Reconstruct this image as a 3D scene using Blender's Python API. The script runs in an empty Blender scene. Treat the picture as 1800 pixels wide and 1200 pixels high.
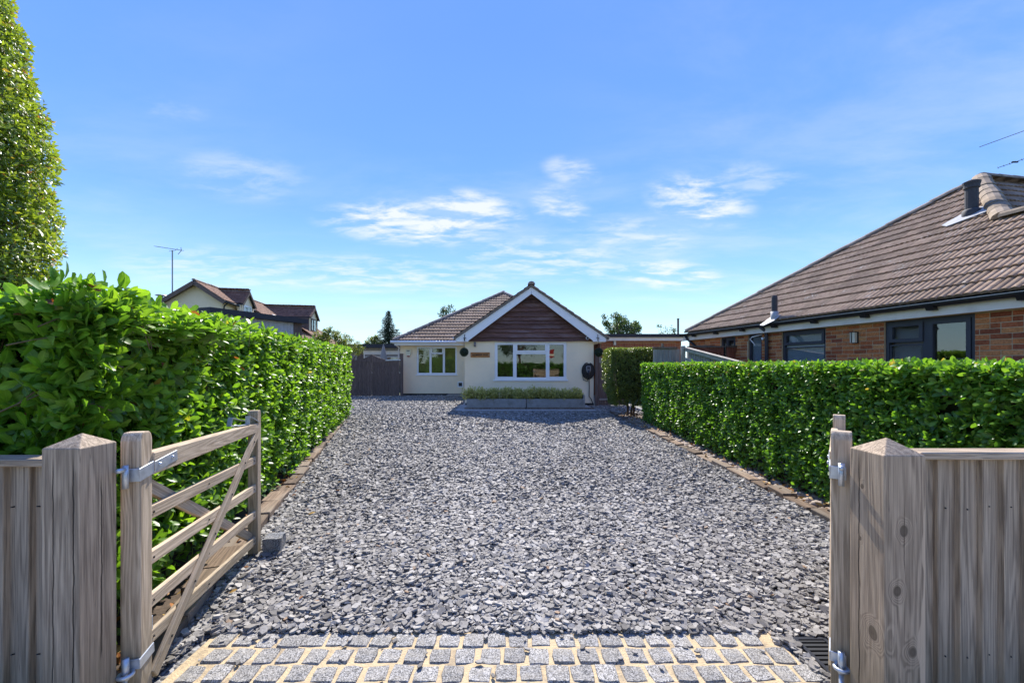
import bpy, bmesh, math, random
import numpy as np
from mathutils import Vector, Matrix

random.seed(7)
rng = np.random.default_rng(11)
S = bpy.context.scene
COL = S.collection

# ------------------------------------------------------------------ camera
F = 715.0            # focal length in photo pixels (photo 1800 px wide)
CH = 1.53            # eye height
cam_d = bpy.data.cameras.new('camera')
cam = bpy.data.objects.new('camera', cam_d)
COL.objects.link(cam)
cam.location = (0, 0, CH)
cam.rotation_euler = (math.radians(90), 0, 0)
cam_d.sensor_width = 36
cam_d.lens = 36 * F / 1800
cam_d.shift_y = 40 / 1800
cam_d.clip_start = 0.05
cam_d.clip_end = 2000
S.camera = cam

# ------------------------------------------------------------------ sky, sun, exposure
SUN_EL, SUN_AZ = 44.0, -4.0      # azimuth from +Y (away from the camera), negative = to the left
world = bpy.data.worlds.new('World')
S.world = world
world.use_nodes = True
wn, wl = world.node_tree.nodes, world.node_tree.links
wn.clear()
w_out = wn.new('ShaderNodeOutputWorld')
w_bg = wn.new('ShaderNodeBackground')
w_bg.inputs['Strength'].default_value = 0.15
w_sky = wn.new('ShaderNodeTexSky')
w_sky.sky_type = 'NISHITA'
w_sky.sun_disc = False
w_sky.sun_elevation = math.radians(SUN_EL)
w_sky.sun_rotation = math.radians(SUN_AZ)
w_sky.air_density = 1.0
w_sky.dust_density = 0.0
w_sky.ozone_density = 2.2
wl.new(w_bg.outputs[0], w_out.inputs[0])


def wmath(op, a, b=None, c=None):
    n = wn.new('ShaderNodeMath'); n.operation = op
    for i, v in enumerate((a, b, c)):
        if v is None: continue
        if isinstance(v, (int, float)): n.inputs[i].default_value = v
        else: wl.new(v, n.inputs[i])
    return n.outputs[0]


def wmap(v, a, b, c=0.0, d=1.0):
    n = wn.new('ShaderNodeMapRange'); n.interpolation_type = 'SMOOTHSTEP'
    wl.new(v, n.inputs[0])
    for i, x in enumerate((a, b, c, d)): n.inputs[1 + i].default_value = x
    return n.outputs[0]


tc = wn.new('ShaderNodeTexCoord')
sep = wn.new('ShaderNodeSeparateXYZ'); wl.new(tc.outputs['Generated'], sep.inputs[0])
dx, dy, dz = sep.outputs
zc = wmath('MAXIMUM', dz, 0.04)
# wispy high cloud on a flat layer: direction projected on a plane overhead
cu = wmath('DIVIDE', dx, wmath('ADD', zc, 0.10)); cv = wmath('DIVIDE', dy, wmath('ADD', zc, 0.10))
comb = wn.new('ShaderNodeCombineXYZ'); wl.new(cu, comb.inputs[0]); wl.new(cv, comb.inputs[1])
mp = wn.new('ShaderNodeMapping'); wl.new(comb.outputs[0], mp.inputs[0])
mp.inputs['Rotation'].default_value = (0, 0, math.radians(24)); mp.inputs['Scale'].default_value = (0.75, 1.35, 1)
mp.inputs['Location'].default_value = (3.1, 1.7, 0)
n1 = wn.new('ShaderNodeTexNoise'); wl.new(mp.outputs[0], n1.inputs['Vector'])
n1.inputs['Scale'].default_value = 1.5; n1.inputs['Detail'].default_value = 8; n1.inputs['Roughness'].default_value = 0.62
n1.inputs['Distortion'].default_value = 0.25
n2 = wn.new('ShaderNodeTexNoise'); wl.new(mp.outputs[0], n2.inputs['Vector'])
n2.inputs['Scale'].default_value = 0.5; n2.inputs['Detail'].default_value = 2
cl = wmath('MULTIPLY', wmap(n1.outputs[0], 0.36, 0.76), wmap(n2.outputs[0], 0.30, 0.60))
# a few denser wisps standing in the sky where the photograph has them
blob = None
for bx, by, sx, sy, k in ((720, 392, 105, 26, 1.0), (830, 372, 60, 26, .9), (1232, 352, 62, 30, .9), (1325, 318, 70, 22, .35), (1005, 300, 34, 18, .5), (985, 362, 34, 26, .6),
                          (1170, 482, 70, 18, .75), (1120, 415, 70, 24, .4), (640, 480, 190, 22, .5), (300, 192, 45, 16, .16), (960, 455, 110, 26, .55), (420, 310, 80, 30, .3), (380, 470, 120, 24, .4)):
    # direction of the wisp as azimuth / elevation tangent
    ta, te = (bx - 900) / F, (640 - by) / F
    ax = wmath('DIVIDE', wmath('SUBTRACT', wmath('DIVIDE', dx, wmath('MAXIMUM', dy, .05)), ta), sx / F)
    ez = wmath('DIVIDE', wmath('SUBTRACT', wmath('DIVIDE', dz, wmath('MAXIMUM', dy, .05)), te), sy / F)
    ez2 = wmath('ADD', ez, wmath('MULTIPLY', ax, 0.25))
    g = wmath('MULTIPLY', wmap(wmath('ADD', wmath('MULTIPLY', ax, ax), wmath('MULTIPLY', ez2, ez2)), 0.0, 3.4, 1.0, 0.0), k)
    blob = g if blob is None else wmath('MAXIMUM', blob, g)
front = wmap(dy, 0.05, 0.2)
n3 = wn.new('ShaderNodeTexNoise'); wl.new(mp.outputs[0], n3.inputs['Vector'])
n3.inputs['Scale'].default_value = 5.0; n3.inputs['Detail'].default_value = 9; n3.inputs['Roughness'].default_value = 0.6
n3.inputs['Distortion'].default_value = 0.25
wisp = wmath('MULTIPLY', wmath('MULTIPLY', blob, front), wmap(n3.outputs[0], 0.40, 0.68))
cloud = wmath('MINIMUM', wmath('ADD', wmath('MULTIPLY', cl, 0.27), wisp), 0.80)
hs = wn.new('ShaderNodeHueSaturation'); wl.new(w_sky.outputs[0], hs.inputs['Color'])
hs.inputs['Saturation'].default_value = 1.15; hs.inputs['Value'].default_value = 0.8
# clear-air colour by height only, the same all round: pale towards the horizon, deep blue overhead
grad = wn.new('ShaderNodeValToRGB'); wl.new(wmath('MAXIMUM', dz, 0.0), grad.inputs[0])
ge = grad.color_ramp.elements
SKY = ((0.0, (.56, .76, .84)), (.10, (.42, .66, .82)), (.20, (.235, .45, .80)), (.32, (.150, .325, .78)), (.46, (.122, .275, .77)), (.62, (.110, .245, .76)), (1.0, (.095, .21, .72)))
while len(ge) < len(SKY): ge.new(.5)
for i, (p, c) in enumerate(SKY):
    ge[i].position = p; ge[i].color = (*c, 1)
gsc = wn.new('ShaderNodeVectorMath'); gsc.operation = 'SCALE'; wl.new(grad.outputs[0], gsc.inputs[0]); gsc.inputs['Scale'].default_value = 2.12
mixs = wn.new('ShaderNodeMix'); mixs.data_type = 'RGBA'; mixs.inputs[0].default_value = 0.94
wl.new(hs.outputs[0], mixs.inputs[6]); wl.new(gsc.outputs[0], mixs.inputs[7])
mixc = wn.new('ShaderNodeMix'); mixc.data_type = 'RGBA'
wl.new(cloud, mixc.inputs[0]); wl.new(mixs.outputs[2], mixc.inputs[6]); mixc.inputs[7].default_value = (1.55, 1.57, 1.59, 1)
wl.new(mixc.outputs[2], w_bg.inputs['Color'])

sun_d = bpy.data.lights.new('sun', 'SUN')
sun = bpy.data.objects.new('sun', sun_d); COL.objects.link(sun)
sun_d.energy = 2.0
sun_d.angle = math.radians(0.6)
sun_d.color = (1.0, 0.95, 0.87)
el, az = math.radians(SUN_EL), math.radians(SUN_AZ)
sdir = Vector((math.sin(az) * math.cos(el), math.cos(az) * math.cos(el), math.sin(el)))
sun.rotation_euler = (-sdir).to_track_quat('-Z', 'Y').to_euler()
sun.location = sdir * 60

vs = S.view_settings
S.display_settings.display_device = 'sRGB'
vs.view_transform = 'Standard'; vs.look = 'None'; vs.gamma = 1.0; vs.use_curve_mapping = False
vs.exposure = 2.2
S.cycles.use_denoising = True
S.cycles.max_bounces = 8
S.cycles.transparent_max_bounces = 12


# ------------------------------------------------------------------ helpers
def at(px, py, d):
    return Vector(((px - 900) * d / F, d, CH - (py - 640) * d / F))


W = {}


def link(name, mesh, mat=None, parent=None, M=None):
    o = bpy.data.objects.new(name, mesh)
    M = M or Matrix.Identity(4)
    COL.objects.link(o)
    if parent is not None:
        o.parent = parent
        o.matrix_parent_inverse = W[parent].inverted()
    o.matrix_basis = M
    W[o] = M.copy()
    if mat is not None and mesh is not None and not mesh.materials:
        mesh.materials.append(mat)
    return o


def tag(o, label=None, cat=None, group=None, kind=None):
    if label: o['label'] = label
    if cat: o['category'] = cat
    if group: o['group'] = group
    if kind: o['kind'] = kind
    return o


def thing(name, label, cat, loc=(0, 0, 0), group=None):
    o = bpy.data.objects.new(name, None)
    COL.objects.link(o)
    o.empty_display_size = 0.2
    o.matrix_basis = Matrix.Translation(Vector(loc))
    W[o] = Matrix.Translation(Vector(loc))
    return tag(o, label, cat, group)


def copy_tree(o, M, parent=None):
    """a copy of a thing, its parts and sub-parts, moved by M (world)"""
    c = o.copy(); COL.objects.link(c)
    if parent is None:
        c.matrix_basis = M @ o.matrix_basis
        W[c] = c.matrix_basis.copy()
    else:
        c.parent = parent
        W[c] = M @ W[o]
    for ch in [x for x in W if x.parent == o]:
        copy_tree(ch, M, c)
    return c


def basis(xa, ya, za, loc):
    m = Matrix.Identity(4)
    for i, a in enumerate((xa, ya, za)):
        for r in range(3): m[r][i] = a[r]
    for r in range(3): m[r][3] = loc[r]
    return m


class MB:
    def __init__(s): s.v, s.f = [], []

    def add(s, vs_, fs):
        n = len(s.v)
        s.v += [tuple(v) for v in vs_]
        s.f += [tuple(i + n for i in f) for f in fs]
        return s

    def box(s, a, b):
        x0, y0, z0 = a; x1, y1, z1 = b
        return s.add([(x0, y0, z0), (x1, y0, z0), (x1, y1, z0), (x0, y1, z0), (x0, y0, z1), (x1, y0, z1), (x1, y1, z1), (x0, y1, z1)],
                     [(0, 3, 2, 1), (4, 5, 6, 7), (0, 1, 5, 4), (1, 2, 6, 5), (2, 3, 7, 6), (3, 0, 4, 7)])

    def prism(s, pts, vec):
        """closed polygon extruded along vec"""
        n = len(pts); vec = Vector(vec)
        a = [Vector(p) for p in pts]; b = [p + vec for p in a]
        s.add(a + b, [tuple(range(n - 1, -1, -1)), tuple(range(n, 2 * n))] + [(i, (i + 1) % n, n + (i + 1) % n, n + i) for i in range(n)])
        return s

    def tube(s, pts, r, n=8, cap=True):
        pts = [Vector(p) for p in pts]
        rs = r if isinstance(r, (list, tuple)) else [r] * len(pts)
        rings = []
        up = None
        for i, p in enumerate(pts):
            d = (pts[min(i + 1, len(pts) - 1)] - pts[max(i - 1, 0)])
            if d.length < 1e-9: d = Vector((0, 0, 1))
            d.normalize()
            if up is None:
                up = Vector((1, 0, 0)) if abs(d.z) > .8 else Vector((0, 0, 1))
            x = up.cross(d)
            if x.length < 1e-5: x = Vector((0, 1, 0)).cross(d)
            x.normalize(); y = d.cross(x)
            up = y
            rings.append([p + (x * math.cos(2 * math.pi * k / n) + y * math.sin(2 * math.pi * k / n)) * rs[i] for k in range(n)])
        vv = [v for r_ in rings for v in r_]
        ff = [(i * n + k, i * n + (k + 1) % n, (i + 1) * n + (k + 1) % n, (i + 1) * n + k) for i in range(len(pts) - 1) for k in range(n)]
        if cap:
            ff += [tuple(range(n - 1, -1, -1)), tuple(range((len(pts) - 1) * n, len(pts) * n))]
        return s.add(vv, ff)

    def mesh(s, name, smooth=False):
        me = bpy.data.meshes.new(name)
        me.from_pydata(s.v, [], s.f)
        if smooth:
            me.polygons.foreach_set('use_smooth', [True] * len(me.polygons))
        me.update()
        return me

    def build(s, name, mat, parent=None, smooth=False, M=None):
        return link(name, s.mesh(name, smooth), mat, parent, M)


def bevel_mesh(me, off, seg=1):
    bm = bmesh.new(); bm.from_mesh(me)
    bmesh.ops.recalc_face_normals(bm, faces=bm.faces)
    bmesh.ops.bevel(bm, geom=list(bm.edges), offset=off, segments=seg, affect='EDGES', profile=0.6)
    bm.to_mesh(me); bm.free(); me.update()
    return me


_bc = {}


def box_mesh(sx, sy, sz, bev=0.0):
    """box with the origin in the middle of its lower end (z = length), shared between alike pieces"""
    k = (round(sx, 4), round(sy, 4), round(sz, 4), bev)
    if k not in _bc:
        me = MB().box((-sx / 2, -sy / 2, 0), (sx / 2, sy / 2, sz)).mesh('piece')
        if bev: bevel_mesh(me, bev)
        _bc[k] = me
    return _bc[k].copy() if False else _bc[k]


def beam(name, p0, p1, w, t, mat, parent, nrm, bev=0.004):
    """a straight timber or strip from p0 to p1; w across, t along nrm"""
    p0, p1 = Vector(p0), Vector(p1)
    z = (p1 - p0); L = z.length; z.normalize()
    y = Vector(nrm); y = (y - z * y.dot(z)).normalized()
    x = y.cross(z)
    me = MB().box((-w / 2, -t / 2, 0), (w / 2, t / 2, L)).mesh(name)
    if bev: bevel_mesh(me, bev)
    return link(name, me, mat, parent, basis(x, y, z, p0))


def cbox(name, a, b, mat, parent, bev=0.0):
    """axis-aligned box between two corners, object origin at its base centre"""
    a, b = Vector(a), Vector(b)
    c = Vector(((a.x + b.x) / 2, (a.y + b.y) / 2, min(a.z, b.z)))
    s = Vector((abs(b.x - a.x), abs(b.y - a.y), abs(b.z - a.z)))
    me = MB().box((-s.x / 2, -s.y / 2, 0), (s.x / 2, s.y / 2, s.z)).mesh(name)
    if bev: bevel_mesh(me, bev)
    return link(name, me, mat, parent, Matrix.Translation(c))


# --- many small pieces in one mesh
def piece_arrays(tv, tf, R, P, tint):
    N, V = len(P), len(tv)
    v = (np.einsum('nij,vj->nvi', R, tv) + P[:, None, :]).reshape(-1, 3)
    flat = np.concatenate([np.array(f) for f in tf]); tot = np.array([len(f) for f in tf])
    loops = (flat[None, :] + V * np.arange(N)[:, None]).ravel()
    return v, loops, np.tile(tot, N), np.repeat(tint, V), np.tile((np.abs(tv[:, 0]) > 1e-6).astype(float), N)


def mass_mesh(name, parts, smooth=False):
    v = np.concatenate([p[0] for p in parts]); tot = np.concatenate([p[2] for p in parts]); ti = np.concatenate([p[3] for p in parts])
    off, lo = 0, []
    for p in parts:
        lo.append(p[1] + off); off += len(p[0])
    lo = np.concatenate(lo)
    me = bpy.data.meshes.new(name)
    me.vertices.add(len(v)); me.vertices.foreach_set('co', v.astype(np.float32).ravel())
    me.loops.add(len(lo)); me.loops.foreach_set('vertex_index', lo.astype(np.int32))
    me.polygons.add(len(tot))
    st = np.concatenate([[0], np.cumsum(tot)[:-1]]).astype(np.int32)
    me.polygons.foreach_set('loop_start', st)
    me.polygons.foreach_set('use_smooth', np.full(len(tot), bool(smooth)))
    me.update(calc_edges=True)
    a = me.attributes.new('tint', 'FLOAT', 'POINT'); a.data.foreach_set('value', ti.astype(np.float32))
    if smooth:
        rb_ = np.concatenate([p[4] for p in parts])
        a = me.attributes.new('rib', 'FLOAT', 'POINT'); a.data.foreach_set('value', rb_.astype(np.float32))
    return me


def norm(a): return a / np.maximum(np.linalg.norm(a, axis=-1, keepdims=True), 1e-9)


# ------------------------------------------------------------------ materials
class NT:
    def __init__(s, name):
        s.m = bpy.data.materials.new(name); s.m.use_nodes = True
        s.n, s.l = s.m.node_tree.nodes, s.m.node_tree.links
        s.b = s.n['Principled BSDF']; s.out = s.n['Material Output']
        s._tc = None; s._oi = None

    def new(s, t, **k):
        n = s.n.new(t)
        for a, v in k.items(): setattr(n, a, v)
        return n

    def put(s, sock, v):
        if v is None: return
        if hasattr(v, 'is_output') or hasattr(v, 'links'): s.l.new(v, sock)
        else: sock.default_value = v

    def coord(s):
        if s._tc is None: s._tc = s.new('ShaderNodeTexCoord')
        return s._tc.outputs['Object']

    def rand(s):
        if s._oi is None: s._oi = s.new('ShaderNodeObjectInfo')
        return s._oi.outputs['Random']

    def math(s, op, a, b=None, c=None, clamp=False):
        n = s.new('ShaderNodeMath', operation=op, use_clamp=clamp)
        for i, v in enumerate((a, b, c)): s.put(n.inputs[i], v)
        return n.outputs[0]

    def vmath(s, op, a, b):
        n = s.new('ShaderNodeVectorMath', operation=op)
        s.put(n.inputs[0], a); s.put(n.inputs[1], b)
        return n.outputs[0]

    def mapping(s, vec, scale=(1, 1, 1), loc=None, rnd=0.0):
        m = s.new('ShaderNodeMapping'); s.l.new(vec, m.inputs[0]); m.inputs['Scale'].default_value = scale
        out = m.outputs[0]
        if rnd:
            c = s.new('ShaderNodeCombineXYZ')
            r = s.rand()
            for i, k in enumerate((1.0, 1.7, 2.3)): s.l.new(s.math('MULTIPLY', r, rnd * k), c.inputs[i])
            out = s.vmath('ADD', out, c.outputs[0])
        return out

    def noise(s, vec, scale=5, detail=4, rough=.55, dist=0.0, col=False):
        n = s.new('ShaderNodeTexNoise'); s.put(n.inputs['Vector'], vec)
        n.inputs['Scale'].default_value = scale; n.inputs['Detail'].default_value = detail
        n.inputs['Roughness'].default_value = rough; n.inputs['Distortion'].default_value = dist
        return n.outputs['Color' if col else 'Fac']

    def voro(s, vec, scale=5, feature='F1', out='Distance'):
        n = s.new('ShaderNodeTexVoronoi', feature=feature); s.put(n.inputs['Vector'], vec); n.inputs['Scale'].default_value = scale
        return n.outputs[out]

    def range(s, v, a, b, c=0.0, d=1.0, smooth=True):
        n = s.new('ShaderNodeMapRange', interpolation_type='SMOOTHSTEP' if smooth else 'LINEAR')
        s.put(n.inputs[0], v)
        for i, x in enumerate((a, b, c, d)): n.inputs[1 + i].default_value = x
        return n.outputs[0]

    def ramp(s, v, stops):
        n = s.new('ShaderNodeValToRGB'); s.put(n.inputs[0], v)
        e = n.color_ramp.elements
        while len(e) < len(stops): e.new(0.5)
        for i, (p, c) in enumerate(stops):
            e[i].position = p; e[i].color = (*c, 1)
        return n.outputs[0]

    def mix(s, f, a, b, mode='MIX'):
        n = s.new('ShaderNodeMix', data_type='RGBA', blend_type=mode)
        s.put(n.inputs[0], f)
        for i, v in ((6, a), (7, b)):
            if isinstance(v, tuple): n.inputs[i].default_value = (*v, 1)[:4]
            else: s.put(n.inputs[i], v)
        return n.outputs[2]

    def hsv(s, col, h=None, sat=None, val=None):
        n = s.new('ShaderNodeHueSaturation'); s.put(n.inputs['Color'], col)
        s.put(n.inputs['Hue'], h); s.put(n.inputs['Saturation'], sat); s.put(n.inputs['Value'], val)
        return n.outputs[0]

    def bump(s, h, strength=.3, dist=.01):
        n = s.new('ShaderNodeBump'); n.inputs['Strength'].default_value = strength; n.inputs['Distance'].default_value = dist
        s.l.new(h, n.inputs['Height']); s.l.new(n.outputs[0], s.b.inputs['Normal'])

    def base(s, c): s.put(s.b.inputs['Base Color'], (*c, 1) if isinstance(c, tuple) else c)

    def done(s, rough=None, spec=None, metal=None):
        if rough is not None: s.put(s.b.inputs['Roughness'], rough)
        if spec is not None: s.b.inputs['Specular IOR Level'].default_value = spec
        if metal is not None: s.b.inputs['Metallic'].default_value = metal
        return s.m


def plain(name, c, rough=.6, var=.12, scale=12, bump=0.0, bscale=60, spec=.4, metal=0, rnd=0.0, dirt=None):
    t = NT(name)
    co = t.mapping(t.coord(), rnd=3.0)
    n = t.noise(co, scale, 6, .6)
    col = t.mix(n, tuple(x * (1 - var * 1.6) for x in c), tuple(min(1, x * (1 + var * 1.6)) for x in c))
    if rnd: col = t.hsv(col, val=t.range(t.rand(), 0, 1, 1 - rnd, 1 + rnd, False))
    if dirt:
        m = t.range(t.noise(co, dirt[1], 6, .65), .48, .72, 0, dirt[2])
        col = t.mix(m, col, dirt[0])
    t.base(col)
    if bump: t.bump(t.noise(co, bscale, 4, .6), bump, .01)
    return t.done(rough, spec, metal)


def wood(name, light, dark, rings=26.0, stain=None, knots=(), sap=None, crack=0.5, rnd=.14, rough=.8, crackline=None):
    """weathered timber, the grain along the piece's own z"""
    t = NT(name)
    o = t.coord()
    c = t.mapping(o, (1, 1, 1), rnd=7.0)
    low = t.noise(t.mapping(c, (8.0, 8.0, .5)), 1.0, 2.5, .45, .25)
    warp = low
    dmin = None
    for (kx, ky, kz, kr) in knots:
        p = t.vmath('SUBTRACT', o, (kx, ky, kz))
        p = t.vmath('MULTIPLY', p, (1, 1, .72))
        ln = t.new('ShaderNodeVectorMath', operation='LENGTH'); t.l.new(p, ln.inputs[0])
        d = t.math('MULTIPLY', t.math('DIVIDE', ln.outputs['Value'], kr), t.range(t.noise(t.mapping(o, (16, 16, 8)), 1.0, 1.5, .5), .2, .8, .75, 1.28))
        dmin = d if dmin is None else t.math('MINIMUM', dmin, d)
    if dmin is not None:
        fall = t.range(dmin, 0.5, 2.8, 1.0, 0.0)
        warp = t.math('ADD', t.math('MULTIPLY', low, t.math('SUBTRACT', 1.0, t.math('MULTIPLY', fall, .8))), t.math('MULTIPLY', fall, t.math('MULTIPLY', dmin, .055)))
    r = t.math('SINE', t.math('MULTIPLY', warp, rings * 6.283))
    r = t.range(r, -1.0, 1.0)
    fine = t.noise(t.mapping(c, (210, 210, 4)), 1.0, 4, .7)
    mid = t.noise(t.mapping(c, (62, 62, 1.8)), 1.0, 5, .65)
    g = t.math('ADD', t.math('MULTIPLY', r, .13), t.math('ADD', t.math('MULTIPLY', fine, .66), t.math('MULTIPLY', mid, .44)))
    col = t.mix(t.range(g, .40, .82), tuple(x * .85 for x in dark), light)
    blot = t.range(t.noise(t.mapping(c, (9, 9, 2.2)), 1.0, 4, .6), .40, .72)
    col = t.mix(t.math('MULTIPLY', blot, .55), col, tuple(x * .62 for x in light))
    wn_ = t.new('ShaderNodeNewGeometry'); sp_ = t.new('ShaderNodeSeparateXYZ'); t.l.new(wn_.outputs['Position'], sp_.inputs[0])
    wet = t.math('MULTIPLY', t.range(t.math('ADD', sp_.outputs[2], t.math('MULTIPLY', t.noise(t.mapping(c, (14, 14, 3)), 1.0, 3, .6), -.5)), -.2, .28, 1, 0), .55)
    if light[0] > .45: col = t.mix(wet, col, (.13, .115, .07))
    run = t.range(t.noise(t.mapping(c, (26, 26, .5)), 1.0, 3, .65), .56, .74, 0, .5)
    col = t.mix(run, col, tuple(x * .45 for x in light))
    if stain: col = t.mix(t.range(t.noise(t.mapping(c, (5, 5, 1.2)), 1.0, 3, .5), .45, .7, 0, .75), col, stain)
    if sap:
        sx = t.new('ShaderNodeSeparateXYZ'); t.l.new(o, sx.inputs[0])
        wob = t.noise(t.mapping(o, (.3, .3, 3.4)), 1.0, 2, .5)
        edge = t.math('ADD', t.math('MULTIPLY', wob, .10), t.math('MULTIPLY', sx.outputs[2], sap[1]))
        m = t.range(t.math('SUBTRACT', sx.outputs[0], t.math('ADD', edge, sap[0])), 0, .006, 0, .75)
        col = t.mix(m, col, tuple(min(1, x * 1.12) for x in light))
    ck = t.noise(t.mapping(c, (60, 60, .9)), 1.0, 2, .5)
    ckm = t.math('MULTIPLY', t.range(t.math('ABSOLUTE', t.math('SUBTRACT', ck, .5)), 0.0, .012, 1.0, 0.0), t.range(t.noise(t.mapping(c, (8, 8, 2)), 1.0, 1, .5), .5, .62))
    h = g
    if crack:
        col = t.mix(t.math('MULTIPLY', ckm, crack), col, tuple(x * .18 for x in dark))
        h = t.math('SUBTRACT', g, t.math('MULTIPLY', ckm, 1.2))
    if crackline:
        sx = t.new('ShaderNodeSeparateXYZ'); t.l.new(o, sx.inputs[0])
        for axis, x0, w_, z0, z1 in crackline:
            wob = t.math('MULTIPLY', t.math('SUBTRACT', t.noise(t.mapping(o, (.2, .2, 5)), 1.0, 3, .6), .5), .022)
            dd = t.math('ABSOLUTE', t.math('SUBTRACT', t.math('SUBTRACT', sx.outputs[axis], x0), wob))
            m = t.math('MULTIPLY', t.range(dd, w_ * .6, w_ * 1.3, 1, 0), t.math('MULTIPLY', t.range(sx.outputs[2], z0, z0 + .05), t.range(sx.outputs[2], z1 - .1, z1, 1, 0)))
            col = t.mix(t.math('MULTIPLY', m, .92), col, tuple(x * .12 for x in dark))
            h = t.math('SUBTRACT', h, t.math('MULTIPLY', m, 2.0))
    if dmin is not None:
        col = t.mix(t.range(dmin, .7, 1.15, .85, 0), col, tuple(x * .5 for x in dark))
    if rnd: col = t.hsv(col, val=t.range(t.rand(), 0, 1, 1 - rnd, 1 + rnd, False))
    t.base(col)
    t.bump(h, .5, .004)
    return t.done(rough, .25)


def leaf_mat(name, cols, trans, tmix=.38, rough=.40, spec=.42):
    """cols: ramp stops over the per-leaf tint"""
    t = NT(name)
    a = t.new('ShaderNodeAttribute', attribute_name='tint')
    col = t.ramp(a.outputs['Fac'], cols)
    g = t.new('ShaderNodeNewGeometry')
    nse = t.noise(g.outputs['Position'], 35, 3, .5)
    col = t.hsv(col, val=t.range(nse, .25, .75, .82, 1.18))
    rb = t.new('ShaderNodeAttribute', attribute_name='rib')
    col = t.mix(t.range(rb.outputs['Fac'], 0, .16, .5, 0), col, t.hsv(t.mix(.35, col, (.30, .42, .10)), val=1.25))
    back = t.mix(g.outputs['Backfacing'], col, t.mix(.45, col, (.16, .24, .07)))
    t.base(back)
    t.done(t.range(nse, .2, .8, rough - .08, rough + .14), spec)
    tr = t.new('ShaderNodeBsdfTranslucent'); t.l.new(t.mix(1.0, col, trans, 'MULTIPLY'), tr.inputs[0])
    mx = t.new('ShaderNodeMixShader'); mx.inputs[0].default_value = tmix
    t.l.new(t.b.outputs[0], mx.inputs[1]); t.l.new(tr.outputs[0], mx.inputs[2]); t.l.new(mx.outputs[0], t.out.inputs[0])
    return t.m


def glass_mat(name, refl=.16, tint=(.85, .9, .88), rough=0.0):
    t = NT(name)
    t.n.remove(t.b)
    g_ = t.new('ShaderNodeNewGeometry')
    dt = t.new('ShaderNodeVectorMath', operation='DOT_PRODUCT'); t.l.new(g_.outputs['Incoming'], dt.inputs[0]); t.l.new(g_.outputs['True Normal'], dt.inputs[1])
    sch = t.math('POWER', t.math('SUBTRACT', 1.0, t.math('ABSOLUTE', dt.outputs['Value']), clamp=True), 5.0)
    f = t.math('ADD', t.math('MULTIPLY', sch, .9), refl + .04, clamp=True)
    tr = t.new('ShaderNodeBsdfTransparent'); tr.inputs[0].default_value = (*tint, 1)
    gl = t.new('ShaderNodeBsdfGlossy'); gl.inputs['Roughness'].default_value = rough; gl.inputs[0].default_value = (.95, .95, .95, 1)
    # old panes are never dead flat
    bp = t.new('ShaderNodeBump'); bp.inputs['Strength'].default_value = .06; bp.inputs['Distance'].default_value = .02
    t.l.new(t.noise(t.coord(), 2.2, 2, .5), bp.inputs['Height']); t.l.new(bp.outputs[0], gl.inputs['Normal'])
    mx = t.new('ShaderNodeMixShader'); t.l.new(f, mx.inputs[0]); t.l.new(tr.outputs[0], mx.inputs[1]); t.l.new(gl.outputs[0], mx.inputs[2])
    t.l.new(mx.outputs[0], t.out.inputs[0])
    return t.m


m_gate = wood('pale_weathered_timber', (.67, .53, .37), (.33, .24, .155), 20, rnd=.12)
m_board = wood('grey_brown_board', (.53, .41, .285), (.21, .155, .105), 16, rnd=.13)
m_post_l = wood('cracked_post_timber', (.55, .425, .295), (.225, .165, .112), 14, rnd=0,
                crackline=((0, -.030, .0022, .2, 1.19), (0, .05, .003, .1, 1.19), (1, .01, .0025, .3, 1.1)))
m_post_r = wood('knotty_post_timber', (.54, .41, .28), (.23, .168, .112), 16, rnd=0,
                knots=((-.005, -.082, .875, .017), (-.032, -.082, .64, .016), (-.082, -.03, .44, .026), (.03, -.082, .40, .02), (-.082, .02, 1.02, .007), (-.082, .03, .80, .007)), sap=(.0, .02),
                crackline=((1, .035, .003, .0, 1.17), (0, -.004, .0012, .70, 1.0)))
m_darkgate = wood('dark_brown_gate_timber', (.20, .145, .12), (.085, .06, .052), 14, rnd=.12)
m_clad = wood('dark_stained_cladding', (.20, .10, .078), (.05, .023, .02), 15, stain=(.19, .125, .115), rnd=.30, rough=.65)
m_red = wood('red_brown_fence_timber', (.30, .10, .055), (.14, .045, .028), 12, rnd=.1)
m_greyfence = wood('silvered_fence_timber', (.40, .37, .33), (.20, .18, .16), 12, rnd=.1)
m_edge = wood('old_edging_timber', (.235, .165, .11), (.075, .05, .034), 12, stain=(.20, .165, .125), rnd=.4, rough=.9)
m_whiterail = wood('bleached_rail_timber', (.50, .45, .37), (.28, .24, .19), 14, rnd=.08)

m_concrete = plain('trough_concrete', (.31, .295, .27), .85, .18, 9, .25, 90, dirt=((.17, .155, .13), 4, .6))
m_slab = plain('kerb_concrete', (.36, .33, .29), .9, .15, 12, .2, 80, dirt=((.16, .14, .11), 5, .6))
m_cream = plain('cream_render', (.90, .75, .52), .85, .03, 3, .22, 130, spec=.2, dirt=((.62, .56, .43), 1.3, .25))
m_creamold = plain('buff_render', (.84, .70, .50), .9, .04, 3, .2, 60, spec=.2)
m_white = plain('white_upvc', (.80, .80, .80), .35, .02, 6, spec=.45)
m_offwhite = plain('white_painted_wood', (.80, .735, .64), .5, .05, 4, dirt=((.5, .46, .4), 3, .4))
m_black = plain('black_plastic', (.018, .018, .02), .4, .1, 20)
m_anth = plain('anthracite_upvc', (.035, .037, .048), .45, .08, 14)
m_iron = plain('black_iron', (.02, .02, .02), .5, .2, 30)
m_galv = plain('galvanised_steel', (.52, .56, .60), .42, .22, 26, .05, 60, metal=.7, dirt=((.34, .35, .36), 18, .5))
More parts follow.
